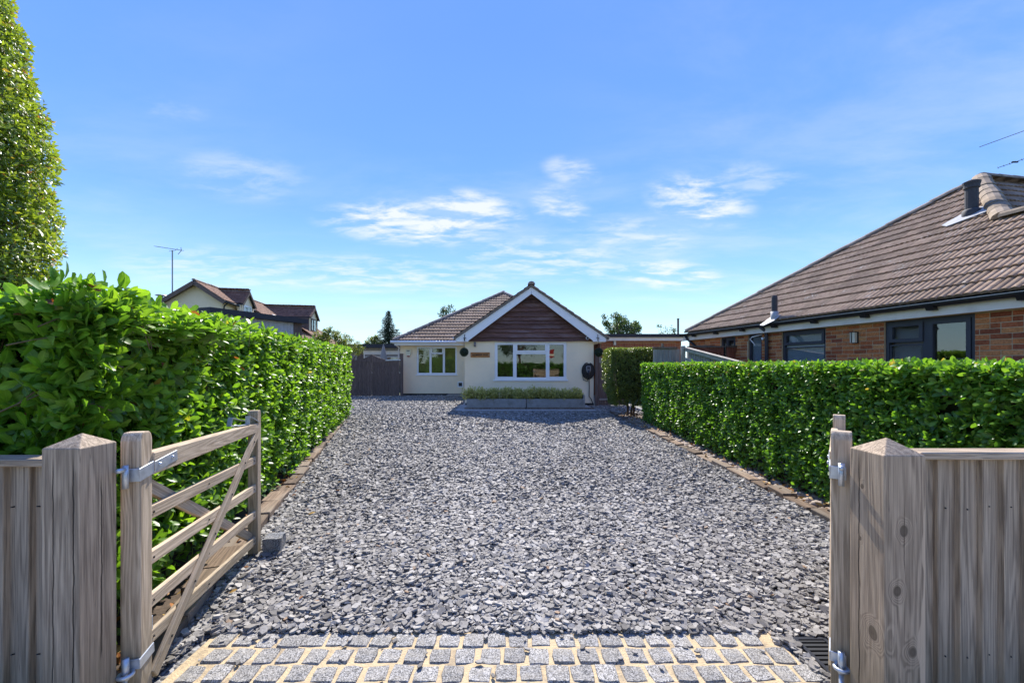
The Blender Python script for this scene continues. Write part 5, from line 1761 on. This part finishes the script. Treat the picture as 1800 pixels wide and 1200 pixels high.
def dormer(apex_t, apex_s, zA, hw, drop, wall_h, wmat, lab):
    """small cross gable facing the driveway"""
    A_ = hp(apex_t, apex_s, zA)
    s0 = (G.z - zA) / tC                 # where its ridge meets the main slope
    B_ = hp(apex_t, max(0, s0) + .02, zA)
    for sg in (-1, 1):
        foot_s = (G.z - (zA - drop)) / tC
        F1 = hp(apex_t + sg * hw, apex_s, zA - drop); F0 = hp(apex_t + sg * hw, foot_s, zA - drop)
        rf = MB().prism([A_ + ce * .2, F1 + ce * .2, F0, B_], (0, 0, .12)).build('dormer_roof', m_felt, hc)
        dS = (A_ - F1); L = dS.length
        X_ = ce if sg < 0 else -ce
        O_ = (F0 if sg < 0 else F1 + ce * .2) + up * .135
        if X_.cross(dS).z < 0: X_ = -X_; O_ = (F1 + ce * .2 if sg < 0 else F0) + up * .135
        wlen = (F1 + ce * .2 - F0).length
        rlen = (A_ + ce * .2 - B_).length
        off = 0 if X_ == -ce else wlen
        # tiles over the rectangle, cut at the valley
        if X_ == -ce: poly = [(0, 0), (wlen, 0), (rlen, L), (0, L)]
        else: poly = [(0, 0), (wlen, 0), (wlen, L), (wlen - rlen, L)]
        lay_tiles(rf, O_, X_, dS, poly, .24, .29, tmc, m_tile_l, 0)
        beam('dormer_bargeboard', A_ + ce * .21 + up * .0, F1 + ce * .21 + up * .0, .16, .03, m_darkgate, rf, ce, .003)
        chk = [P3(F1, zA - drop - wall_h), P3(F1, zA - drop), P3(F0, zA - drop)]
        MB().prism(chk, cu_ * (-sg * .12)).build('dormer_cheek', wmat, rf)
    ridge_run(hc, A_ + ce * .2 + up * .13, B_ + up * .13, .1, m_hip)
    fw = hw * .80
    fr_ = [hp(apex_t - fw, apex_s, zA - drop - wall_h), hp(apex_t + fw, apex_s, zA - drop - wall_h), hp(apex_t + fw, apex_s, zA - drop * .78), hp(apex_t, apex_s, zA - .05), hp(apex_t - fw, apex_s, zA - drop * .78)]
    MB().prism(fr_, -ce * .1).build('dormer_front', m_creamold, hc)
    Md = frame_M(hp(apex_t - fw * .7, apex_s, zA - drop - wall_h), cu_)
    w_ = fw * 1.4
    MB().box((.02, -.035, .05), (w_ - .02, -.005, wall_h)).build('blind_or_backing', m_plaster, hc, False, Md)
    window(hc, Md, 0, .02, w_, wall_h + .06, [(.06, .08, w_ * .5 - .02, wall_h, True), (w_ * .5 + .02, .08, w_ - .06, wall_h, False)], m_darkgate if wmat is m_darkgate else m_white, m_glass2, fr=.06, setback=-.07, dep=.06, label=lab)


dormer(2.55, 2.05, 6.93, 1.12, 1.05, .95, m_creamold, 'window of the nearer dormer')
dormer(10.4, 4.55, 6.85, 1.45, 1.05, 1.15, m_darkgate, 'window of the farther dormer')
# roof light
q = hp(7.2, 3.1) + up * .19
cu2 = Sx
MB().prism([q, q + cu_ * 1.0, q + cu_ * 1.0 + cu2 * 1.25, q + cu2 * 1.25], Nc * .06).build('roof_light', m_white, hc)
MB().prism([q + cu_ * .1 + cu2 * .1 + Nc * .062, q + cu_ * .9 + cu2 * .1 + Nc * .062, q + cu_ * .9 + cu2 * 1.1 + Nc * .062, q + cu_ * .1 + cu2 * 1.1 + Nc * .062], Nc * .01).build('roof_light_pane', m_glass2, hc)
c = at(283.5, 531, 33)
MB().tube([c + up * -2.2, c + up * .15], [.32, .30], 10).tube([c + up * .15, c + up * .35], [.34, .30], 10).build('chimney_pot', m_terra, hc)
MB().tube([c + up * .35, c + up * .52], .12, 8).tube([c + up * .52, c + up * .60], [.42, .30], 10).build('cowl', m_alu, hc)

t = thing('tv_aerial', 'tall tv aerial on a mast left of the cream gable', 'aerial', tuple(at(303, 560, 29)))
MB().tube([at(303, 600, 29), at(303, 440, 29)], .04, 7).build('mast', m_alu, t)
yagi(t, at(274, 433, 29.6), at(319, 440, 28.4), 13, .30, (.5, .8, .05), .022)
MB().tube([at(297, 441.5, 29), at(308, 440, 29), at(312, 437, 28.6)], .016, 5).tube([at(319, 440, 28.4), at(313, 447, 28.3)], .02, 5).tube([at(318, 435, 28.4), at(319, 441, 28.4)], .02, 5).build('reflector', m_alu, t)

# flat-roofed grey outbuilding in front of it
fo_ = thing('flat_roofed_outbuilding', 'grey boarded outbuilding with black flat roof above the hedge', 'outbuilding', (-11, 18, 0))
fa, fb = Vector((-11.25, 15.3, 0)), Vector((-9.83, 19.0, 0))
fd = (fb - fa).normalized(); fn = Vector((fd.y, -fd.x, 0))
Lw = (fb - fa).length
Mo = frame_M(fa, fd)
MB().box((0, .03, -.05), (Lw, 4.2, 3.40)).build('wall', m_darkgate, fo_, False, Mo)
MB().box((-.25, -.22, 3.42), (Lw + .18, 4.4, 3.64)).build('flat_roof', m_felt, fo_, False, Mo)
x = 0.0
while x < Lw - .45:
    MB().box((x + .004, 0, .1), (min(x + .172, Lw - .44), .028, 3.415)).build('cladding_board', m_greyclad, fo_, False, Mo); x += .178
MB().box((Lw - .43, -.02, -.05), (Lw, .029, 3.415)).build('corner_board', m_darkgate, fo_, False, Mo)

# garage behind the double gates
gb = thing('flat_roofed_garage', 'dark flat roofed outbuilding with white windows behind the double gates', 'garage', (-8.5, 27, 0))
MB().box((-10.4, 26.0, -.05), (-6.0, 30, 2.42)).build('wall', m_darkgate, gb)
MB().box((-10.7, 25.6, 2.56), (-5.8, 30.3, 2.80)).build('flat_roof', m_felt, gb)
MB().box((-10.5, 25.85, 2.421), (-5.9, 30.1, 2.559)).build('fascia', m_slab, gb)
Mg = frame_M((-10.4, 26.0, 0), (1, 0, 0))
for a, b in ((.95, 2.20), (2.32, 4.2)):
    MB().box((a + .03, -.03, 1.0), (b - .03, -.004, 2.18)).build('blind_or_backing', m_plaster, gb, False, Mg)
    window(gb, Mg, a, .95, b, 2.22, [(a + .06, 1.01, b - .06, 2.0, False)], m_offwhite, m_glass2, setback=-.09, dep=.08, fr=.06)
MB().box((.9, -.03, 2.225), (4.3, -.001, 2.40)).build('header', m_offwhite, gb, False, Mg)

# closed garden parasol standing behind the gates
t = thing('folded_parasol', 'folded grey garden parasol standing behind the double gates', 'parasol', (-7.5, 24, 0))
pc = at(674, 640, 24)
MB().tube([(pc.x, 24, -.02), (pc.x, 24, 2.72)], .025, 8).build('pole', m_alu, t)
m = MB(); n = 16; rings = ((1.30, .13), (1.6, .21), (2.0, .17), (2.35, .10), (2.66, .03))
for z_, r_ in rings:
    m.v += [(pc.x + r_ * (1 + .18 * math.cos(k * math.pi)) * math.cos(2 * math.pi * k / n), 24 + r_ * (1 + .18 * math.cos(k * math.pi)) * math.sin(2 * math.pi * k / n), z_) for k in range(n)]
m.f += [(i * n + k, i * n + (k + 1) % n, (i + 1) * n + (k + 1) % n, (i + 1) * n + k) for i in range(4) for k in range(n)]
m.build('canopy', m_canvas, t, True)
# strip of neighbour's fence between hedge and garage
t = thing('boundary_fence', 'pale boarded boundary fence behind the left end of double gates', 'fence', (-9, 22.5, 0))
for i in range(11):
    cbox('board', (-10.3 + i * .125, 22.4 + .1 * i, .05), (-10.3 + i * .125 + .118, 22.425 + .1 * i, 2.25), m_greyfence, t, .003)
beam('rail', (-10.3, 22.46, 2.0), (-8.95, 23.5, 2.0), .08, .03, m_greyfence, t, (1, -1, 0), .003)

# brick garage behind the side gate
gr = thing('brick_garage', 'orange brick garage with flat dark roof and white fascia behind bush', 'garage', (6, 20, 0))
Mr = frame_M((4.15, 19.0, 0), (1, 0, 0))
wall_mesh('wall', Mr, 3.75, 2.62, [(.95, 0.0, 3.35, 2.30)], .2, m_mortar, gr, -.05)
MB().box((.001, .201, -.05), (.2, 6, 2.62)).box((3.55, .201, -.05), (3.749, 6, 2.62)).build('side_wall', m_brick2, gr, False, Mr)
MB().box((-.25, -.22, 2.78), (4.0, 6.2, 2.93)).build('flat_roof', m_felt, gr, False, Mr)
MB().box((-.20, -.17, 2.621), (3.95, 6.1, 2.779)).build('fascia', m_offwhite, gr, False, Mr)
MB().box((.951, .10, 0), (3.349, .14, 2.299)).build('garage_door', m_darkgate, gr, False, Mr)
MB().box((.951, .02, 2.20), (3.349, .099, 2.299)).build('door_head', m_offwhite, gr, False, Mr)
me = bevel_mesh(MB().box((0, 0, 0), (.0655, .03, .2145)).mesh('brick'), .004); me.materials.append(m_brick2)
k = 0
for i in range(36):
    link('brick', me, None, gr, Mr @ Matrix.Translation((.78 + i * .0755, -.008, 2.312)))
Rr, Pr = [], []
z = .0
row = 0
while z < 2.58:
    x = -(.1125 if row % 2 else 0)
    while x < 3.75:
        a, b = max(0, x), min(3.75, x + .2145)
        if z + .06 < 2.30: segs = [(a, min(b, .945)), (max(a, 3.355), b)]
        elif z < 2.53: segs = [(a, min(b, .772)), (max(a, 3.50), b)]
        else: segs = [(a, b)]
        for p_, q_ in segs:
            if q_ - p_ > .03:
                Mx = np.diag([q_ - p_, 1, 1]); Rr.append(Mx); Pr.append((Mr @ Vector((p_, -.008, z)))[:])
        x += .225
    z += .0752; row += 1
tag(link('brickwork', mass_mesh('brickwork', [piece_arrays(tvb, tfb, np.array(Rr), np.array(Pr), rng.random(len(Pr)))]), m_brick2, gr), kind='stuff')
c = at(1080, 601.5, 19)
t = thing('wall_light', 'grey box light on the orange brick garage', 'light', (c.x, 19, c.z))
MB().box((c.x - .06, 18.90, c.z - .15), (c.x + .06, 18.99, c.z + .15)).build('body', m_slab, t)
MB().box((c.x - .045, 18.885, c.z - .12), (c.x + .045, 18.899, c.z + .12)).build('lens', m_lens, t)

# ================================================================== TREES BEYOND


def limb_tree(name, label, base, h, lobes, rad, n, L, mat, k=5, trunk_r=.14, cat='tree', group=None):
    t = thing(name, label, cat, base, group)
    b = Vector(base)
    m = MB()
    m.tube([b + up * -.05, b + Vector((.05, 0, h * .3)), b + Vector((0, 0, h * .55))], [trunk_r, trunk_r * .75, trunk_r * .5], 8)
    for q in lobes:
        q = Vector(q); s = b + up * (h * random.uniform(.30, .52))
        m.tube([s, s.lerp(q, .5) + Vector((random.gauss(0, .1), random.gauss(0, .1), .1)), q], [trunk_r * .42, trunk_r * .25, trunk_r * .1], 6, False)
    m.build('trunk', m_bark, t, True)
    P, d = blob_points(lobes, rad, n, .85, .55)
    R, Q, T = shoots(P, norm(d + np.array([0, 0, .4]) + rng.normal(0, .45, d.shape)), k, L, L * .8, (25, 88), .25)
    foliage(t, SMALL, R, Q, T, mat, name='crown')
    return t


def lob(cx_, cy_, cz_, spread, n, seed, sz=1.0):
    r = random.Random(seed)
    return [(cx_ + r.uniform(-1, 1) * spread, cy_ + r.uniform(-1, 1) * spread * .7, cz_ + r.uniform(-1, 1) * spread * sz) for _ in range(n)]


# oak behind the brick garage
lb = [at(x, y, 42 + dd) for x, y, dd in ((1078, 578, 0), (1092, 565, 1), (1083, 558, -1), (1104, 574, 0), (1112, 583, 1), (1066, 568, 0), (1120, 577, -1), (1062, 557, 0), (1097, 585, 0), (1075, 590, 1), (1117, 570, 1), (1088, 574, 2))]
limb_tree('oak_tree', 'round dark green tree behind the orange brick garage', (at(1090, 640, 42).x, 42, 0), 5.6, [tuple(v) for v in lb], [.75, .85, .6, .75, .7, .45, .55, .35, .7, .6, .5, .8], 760, .26, m_tree, 5, .25)
# sparse treetops over the bungalow's left roof
lb = [at(x, y, 36) for x, y in ((783, 545), (776, 552), (792, 539), (800, 549), (786, 556))]
limb_tree('sparse_tree', 'sparse leafy treetop showing over the left roof slope', (at(788, 640, 36).x, 36, 0), 5.6, [tuple(v) for v in lb], [.45, .4, .3, .35, .5], 95, .24, m_tree, 4, .1)
lb = [at(x, y, 40) for x, y in ((888, 523), (893, 528))]
limb_tree('sparse_tree', 'tiny tip of a tree between the two roof peaks', (at(890, 640, 40).x, 40, 0), 7.0, [tuple(v) for v in lb], [.25, .3], 26, .22, m_tree, 4, .1)
# shrubs at the end of the left hedge
lb = [at(x, y, 14.0) for x, y in ((577, 583), (590, 590), (560, 592), (600, 600), (572, 596))]
limb_tree('variegated_shrub', 'yellow green shrub rising over the far end of hedge', (at(580, 640, 14).x, 14.0, 0), 2.4, [tuple(v) for v in lb], [.22, .24, .24, .2, .26], 330, .085, m_yellowtree, 5, .04, 'shrub')
lb = [at(x, y, 16.5) for x, y in ((612, 597), (600, 604), (626, 606), (617, 614), (630, 618), (606, 590), (636, 612))]
limb_tree('pale_shrub', 'loose pale green shrub beside the dark flat roof', (at(615, 640, 16.5).x, 16.5, 0), 2.3, [tuple(v) for v in lb], [.26, .24, .22, .26, .2, .16, .16], 300, .075, m_yellowtree, 4, .04, 'shrub')
# low yellow tree left of the fir
lb = [at(x, y, 38) for x, y in ((655, 598), (648, 603), (664, 602), (642, 607), (660, 593))]
limb_tree('yellowing_tree', 'small yellowing tree left of the dark fir', (at(655, 640, 38).x, 38, 0), 3.6, [tuple(v) for v in lb], [.5, .45, .45, .3, .3], 170, .22, m_yellowtree, 5, .1)
# twigs over the garage roof
for (px, py, nb, lab) in ((1161, 576, 16, 'thin leafy shoot over the garage, left of the others'), (1174, 581, 20, 'thin leafy shoot over the garage between two others'), (1184, 579, 34, 'bushier leafy shoot over the garage near the brown pole')):
    c = at(px, py, 31)
    limb_tree('sapling', lab, (c.x, 31, 0), 4.4, [(c.x, 31, c.z), (c.x + .1, 31, c.z - .3), (c.x - .15, 31, c.z + .25)], [.2, .26, .14], nb, .17, m_tree, 3, .035, 'sapling', 'saplings behind the brick garage')
t = thing('wooden_pole', 'short brown pole rising behind the garage roof', 'pole', (at(1192, 640, 30).x, 30, 0))
beam('pole', (at(1192, 640, 30).x, 30, -.05), at(1192, 561, 30), .12, .12, m_darkgate, t, (0, 1, 0), .02)
beam('cap', at(1192, 561, 30), at(1192, 561, 30) + up * .06, .15, .15, m_darkgate, t, (0, 1, 0), .01)

# fir
t = thing('fir_tree', 'dark pointed fir tree left of the bungalow', 'tree', (at(683, 640, 37).x, 37, 0))
fx = at(683, 640, 37).x; FH = CH + 95 * 37 / F
MB().tube([(fx, 37, -.05), (fx, 37, FH * .5), (fx, 37, FH)], [.16, .10, .015], 8).build('trunk', m_bark, t, True)
P_, A_ = [], []
br = MB(); rf = random.Random(21)
z = 1.6
while z < FH - .05:
    kk = (FH - z) / (FH - 1.0)
    ln = 2.25 * kk ** .85 + .06
    nb = 9 if kk > .3 else 6
    a0_ = rf.uniform(0, 6.28)
    for i in range(nb):
        a = a0_ + i * 6.283 / nb + rf.uniform(-.3, .3); l = ln * rf.uniform(.6, 1.12)
        d = Vector((math.cos(a), math.sin(a), 0))
        tip = Vector((fx, 37, z)) + d * l + up * (-.22 * l + .18 * l * l / (1 + l))
        br.tube([(fx, 37, z), Vector((fx, 37, z)).lerp(tip, .6) - up * .06 * l, tip], [.03 * kk + .008, .015, .005], 4, False)
        for s in range(max(4, int(l * 16))):
            w = rf.uniform(.12, 1.03); q = Vector((fx, 37, z)).lerp(tip, w) - up * (.06 * l * math.sin(w * 3.1))
            sd = Vector((-d.y, d.x, 0)) * rf.choice((-1, 1))
            P_.append(q + sd * rf.uniform(0, .30) * (1.15 - w) * l ** .5 + up * rf.uniform(-.12, .04)); A_.append((d * rf.uniform(.4, 1) + sd * rf.uniform(.2, .8) + up * rf.uniform(-.5, .35)))
    z += .17 + .12 * kk
br.build('branches', m_bark, t)
P_ = np.array([p[:] for p in P_]); A_ = norm(np.array([a[:] for a in A_]))
R, Q, T = shoots(P_, A_, 6, .21, .10, (22, 78), .35)
foliage(t, NEEDLE, R, Q, T, m_fir, name='crown')

# far tree belt all round, so that the view never ends on a bare edge (and for the windows to reflect)
for i, (x, y, h, sd) in enumerate(((-26, -24, 7, 1), (-17, -26, 8.5, 2), (-8, -25, 6.5, 3), (1, -27, 8, 4), (9, -24, 7, 5), (18, -26, 9, 6), (27, -24, 7.5, 7))):
    lb = lob(x, y, h * .62, h * .30, 9, sd, 1.0)
    limb_tree('roadside_tree', f'{["first","second","third","fourth","fifth","sixth","seventh"][i]} tree from the west across the road behind the viewer', (x, y, 0), h, lb, [h * .19] * 9, 420, .36, m_tree, 4, .22, 'tree', 'trees across the road')
hx = thing('roadside_hedge', 'long clipped hedge across the road behind the viewer', 'hedge', (0, -12, 0))
Px, Nx = patch((-24, -11.5, 0), (48, 0, 0), (0, 0, 1.7), 2600, .08, .2, 4.0)
Nx = -Nx if Nx[0, 1] < 0 else Nx
R, Q, T = shoots(Px, aim(Nx, .5, .5), 5, .22, .1, (25, 85), .3)
foliage(hx, SMALL, R, Q, T, m_hedge)
hedge_core(hx, [(-24, -11.7), (24, -11.7), (24, -12.6), (-24, -12.6)], 0, 1.6)
t = thing('sale_board', 'red and yellow agent board on a white post behind the viewer', 'board', (2.9, -2.5, 0))
cbox('post', (2.85, -2.54, 0), (2.93, -2.46, 2.9), m_white, t, .004)
cbox('panel', (2.93, -2.52, 2.05), (3.38, -2.48, 2.70), m_redp, t, .003)
cbox('strip', (2.94, -2.479, 2.2), (3.37, -2.476, 2.36), m_yell, t)

# ================================================================== FRONT FENCE, POSTS AND GATES


def gate_post(name, label, x, y, w, ztop, zapex, mat):
    t = thing(name, label, 'gate post', (x, y, 0), 'square gateway posts')
    me = bpy.data.meshes.new('shaft')
    h = w / 2; q = h - .004
    v = [(-h, -h, -.03), (h, -h, -.03), (h, h, -.03), (-h, h, -.03), (-h, -h, ztop), (h, -h, ztop), (h, h, ztop), (-h, h, ztop), (.004, .002, zapex)]
    me.from_pydata(v, [], [(0, 3, 2, 1), (0, 1, 5, 4), (1, 2, 6, 5), (2, 3, 7, 6), (3, 0, 4, 7), (4, 5, 8), (5, 6, 8), (6, 7, 8), (7, 4, 8)])
    me.update(); bevel_mesh(me, .0035, 2)
    link('shaft', me, mat, t, Matrix.Translation((x, y, 0)))
    return t


tl = gate_post('gate_post', 'thick cracked gate post with pyramid top left of the gateway', -1.779, 1.678, .150, 1.197, 1.247, m_post_l)
trp = gate_post('gate_post', 'thick knotty gate post with pyramid top right of the gateway', 1.545, 1.680, .163, 1.170, 1.228, m_post_r)


def front_fence(label, x0, x1, ytop, pitch, y=1.662, sgn=1, first=None):
    t = thing('front_fence', label, 'fence', ((x0 + x1) / 2, y, 0), 'front fence panels either side of the gateway')
    x = x0; rr = random.Random(int(abs(x0) * 100))
    while x < x1 - .01:
        w = min(pitch * 1.16, x1 - x + .01)
        top = ytop - .032
        tk_ = (.013, .004) if sgn > 0 else (.004, .013)
        me = MB().prism([(-w / 2, -tk_[0], 0), (w / 2, -tk_[1], 0), (w / 2, tk_[1], 0), (-w / 2, tk_[0], 0)], (0, 0, top + .03)).mesh('board'); bevel_mesh(me, .0025)
        link('board', me, m_board, t, Matrix.Translation((x + w / 2, y + rr.uniform(-.001, .001), -.03)) @ Matrix.Rotation(math.radians(sgn * 7.5) + rr.uniform(-.02, .02), 4, 'Z'))
        for zn in (.95, .35):
            MB().tube([(x + w * .35, y - .016, zn + rr.uniform(-.01, .01)), (x + w * .35, y - .002, zn)], .0028, 6).build('nail', m_iron, t)
        x += pitch
    beam('cap_rail', (x0 + .002, y + .005, ytop - .015), (x1, y + .005, ytop - .015), .030, .088, m_board, t, (0, 1, 0), .004)
    beam('rear_rail', (x0, y + .048, ytop - .35), (x1, y + .048, ytop - .35), .08, .038, m_board, t, (0, 1, 0), .004)
    beam('rear_rail', (x0, y + .048, .30), (x1, y + .048, .30), .08, .038, m_board, t, (0, 1, 0), .004)
    return t


front_fence('grey brown boarded front fence left of the gateway', -3.66, -1.856, 1.150, .106, sgn=-1)
front_fence('grey brown boarded front fence right of the gateway', 1.632, 3.7, 1.178, .0885)


def five_bar_gate(label, H, g, L, drop, side, mat):
    """field gate hung at H, running along g; side = +1 when the faced (strap) side is to the right of g"""
    t = thing('five_bar_gate', label, 'gate', (H[0], H[1], 0), 'pair of open five bar gates')
    H = Vector((H[0], H[1], 0)); g = Vector((g[0], g[1], 0)).normalized()
    n = Vector((g.y, -g.x, 0)) * side          # towards the driveway
    # hanging stile with rounded shoulders
    W_, T_ = .086, .076
    me = bpy.data.meshes.new('hanging_stile')
    zt = 1.205
    v = []
    for z, k in ((0, 1), (zt - .035, 1), (zt - .012, .80), (zt, .5)):
        v += [(-W_ / 2 * k, -T_ / 2, z), (W_ / 2 * k, -T_ / 2, z), (W_ / 2 * k, T_ / 2, z), (-W_ / 2 * k, T_ / 2, z)]
    f = [(3, 2, 1, 0), (12, 13, 14, 15)] + [(a + i, a + (i + 1) % 4, a + 4 + (i + 1) % 4, a + 4 + i) for a in (0, 4, 8) for i in range(4)]
    me.from_pydata(v, [], f); me.update(); bevel_mesh(me, .006, 2)
    Mst = basis(g, n, g.cross(n), H + up * .0) if g.cross(n).z > 0 else basis(g, -n, g.cross(-n), H)
    link('hanging_stile', me, mat, t, Mst @ Matrix.Translation((0, 0, .02)))
    e = H + g * L
    me = bpy.data.meshes.new('shutting_stile')
    z0, zt = .045, 1.165
    W2, T2 = .074, .070
    v = []
    for z, k in ((z0, 1), (zt - .03, 1), (zt - .01, .85), (zt, .6)):
        v += [(-W2 / 2 * k, -T2 / 2, z), (W2 / 2 * k, -T2 / 2, z), (W2 / 2 * k, T2 / 2, z), (-W2 / 2 * k, T2 / 2, z)]
    me.from_pydata(v, [], f); me.update(); bevel_mesh(me, .005, 2)
    M2 = Mst.copy(); M2.translation = e
    link('shutting_stile', me, mat, t, M2)
    off = n * .012
    a0_, a1_ = .043, L - .037
    # top rail, tapering towards the shutting end
    zr0, zr1 = 1.068, 1.035
    p0, p1 = H + g * a0_ + off + up * zr0, H + g * (L - .03) + n * .025 + up * zr1
    zax = (p1 - p0); LL = zax.length; zax.normalize(); yax = n - zax * n.dot(zax); yax.normalize(); xax = yax.cross(zax)
    if xax.z < 0: xax = -xax; yax = -yax if xax.cross(yax).dot(zax) < 0 else yax
    me = bpy.data.meshes.new('top_rail')
    v = [(-.052, -.032, 0), (.052, -.032, 0), (.052, .032, 0), (-.052, .032, 0), (-.036, -.020, LL), (.036, -.020, LL), (.036, .020, LL), (-.036, .020, LL)]
    me.from_pydata(v, [], [(3, 2, 1, 0), (4, 5, 6, 7), (0, 1, 5, 4), (1, 2, 6, 5), (2, 3, 7, 6), (3, 0, 4, 7)]); me.update(); bevel_mesh(me, .005, 1)
    link('top_rail', me, mat, t, basis(xax, yax, zax, p0))
    rails = ((.836, .780), (.622, .560), (.420, .355), (.252, .153))
    for za, zb_ in rails:
        r = beam('rail', H + g * a0_ + off + up * za, H + g * (L - .036) + off + up * zb_, .062, .024, mat, t, n, .003)
        for s in (.08, .62, L - .08):
            q = (H + g * s + up * (za + (zb_ - za) * s / L)) + off + n * .012
            MB().tube([q - n * .004, q + n * .0035], .0055, 8).build('bolt', m_iron, r)
    # braces: the faced one rises to the shutting end, the other crosses behind
    b0, b1 = H + g * .05 + n * .036 + up * .085, H + g * (L - .05) + n * .036 + up * 1.005
    br_ = beam('brace', b0, b1, .060, .022, mat, t, n, .003)
    for s in (.10, .27, .45, .63, .80, .93):
        q = b0.lerp(b1, s) + n * .011
        MB().tube([q - n * .004, q + n * .004], .0065, 8).build('bolt', m_iron, br_)
    beam('brace', H + g * .05 - n * .014 + up * .985, H + g * (L - .04) - n * .014 + up * .175, .062, .024, mat, t, n, .003)
    # galvanised strap hinge
    s0 = n * .0405
    st_ = beam('hinge_strap', H - g * .055 + s0 + up * 1.040, H + g * .050 + s0 + up * 1.052, .058, .006, m_galv, t, n, .0015)
    beam('strap_wrap', H - g * .0495 - n * .018 + up * 1.040, H - g * .0495 + s0 + n * .003 + up * 1.040, .058, .006, m_galv, st_, g, .0015)
    beam('strap_end', H + g * .050 + s0 + n * .003 + up * 1.052, H + g * .235 + s0 + n * .003 + up * 1.068, .052, .006, m_galv, st_, n, .0015)
    for s, z in ((.085, 1.056), (.19, 1.066)):
        q = H + g * s + s0 + n * .006 + up * z
        MB().tube([q, q + n * .004, q + n * .007], [.010, .009, .004], 10).build('bolt', m_galv, st_, True)
    hp_ = H - g * .075 + up * 1.04
    hg = MB().tube([hp_ - up * .05, hp_ + up * .05], .012, 10)
    hg.tube([hp_ + up * .034, hp_ - g * .05 - n * .0 + up * .036], .010, 8)
    hg.build('hinge_pin', m_galv, t, True)
    # lower band, ring and pin
    b_ = beam('hinge_band', H - g * .055 + s0 + up * .205, H + g * .048 + s0 + up * .215, .045, .006, m_galv, t, n, .0015)
    beam('band_wrap', H - g * .0495 - n * .018 + up * .205, H - g * .0495 + s0 + n * .003 + up * .205, .045, .006, m_galv, b_, g, .0015)
    beam('band_clip', H + g * .060 + n * .02 + up * .285, H + g * .060 + n * .02 + up * .350, .022, .012, m_galv, b_, n, .0015)
    hp_ = H - g * .073 + up * .20
    hg = MB().tube([hp_ - up * .045, hp_ + up * .05], .013, 10)
    cpts = [hp_ - up * .022 + (g * math.cos(a) + n * math.sin(a)) * .024 for a in [i * 6.283 / 14 for i in range(15)]]
    hg.tube(cpts, .0085, 8, False)
    hg.tube([hp_ - up * .045, hp_ - up * .07 - g * .02, hp_ - up * .075 - g * .055], .010, 8)
    hg.build('hinge_pin', m_galv, t, True)
    return t, H, g, n, L


gt, GH, gg, gn, GL = five_bar_gate('open five bar gate on the left with two braces and metal catch', (-1.700, 1.842), (-.239, .971), 1.42, .05, 1, m_gate)
# throw-over catch on the left gate's top rail
q = GH + gg * (GL - .10) + up * 1.085
zt = 1.095
loop = MB()
def strap(pts, w=.018, th=.005):
    for a, b in zip(pts[:-1], pts[1:]):
        a, b = Vector(a), Vector(b); d = (b - a).normalized(); s = (gn - d * gn.dot(d)).normalized() * w / 2; k = d.cross(s).normalized() * th / 2
        loop.add([a - s - k, a + s - k, a + s + k, a - s + k, b - s - k, b + s - k, b + s + k, b - s + k], [(3, 2, 1, 0), (4, 5, 6, 7), (0, 1, 5, 4), (1, 2, 6, 5), (2, 3, 7, 6), (3, 0, 4, 7)])
def gp(s, z, o=0.0): return GH + gg * s + gn * o + up * z
strap([gp(GL - .03, 1.075, .035), gp(GL - .22, 1.145, .03), gp(GL - .225, 1.088, .03), gp(GL - .30, 1.088, .02), gp(GL - .34, 1.09, .0)], .03)
strap([gp(GL - .12, 1.098, -.035), gp(GL - .36, 1.152, -.03), gp(GL - .385, 1.096, -.03), gp(GL - .30, 1.0905, .0)], .03)
loop.build('catch', m_galv, gt)

g2 = (2.355 - 1.505, 2.93 - 1.862)
five_bar_gate('open five bar gate on the right seen nearly edge on', (1.512, 1.868), g2, 1.37, .05, -1, m_gate)

t = thing('granite_block', 'dark granite block stopping the left gate', 'block', (-1.915, 3.28, 0))
me = bpy.data.meshes.new('block')
rr = random.Random(2)
me = MB().box((-.066, -.066, -.03), (.066, .066, .150)).mesh('block')
bm = bmesh.new(); bm.from_mesh(me); bmesh.ops.subdivide_edges(bm, edges=bm.edges, cuts=3, use_grid_fill=True)
for v in bm.verts: v.co += Vector((rr.uniform(-1, 1), rr.uniform(-1, 1), rr.uniform(-1, 1))) * .0045
bmesh.ops.recalc_face_normals(bm, faces=bm.faces); bm.to_mesh(me); bm.free()
link('block', me, m_granite_dk, t, Matrix.Translation((-1.915, 3.28, 0)) @ Matrix.Rotation(.25, 4, 'Z'))
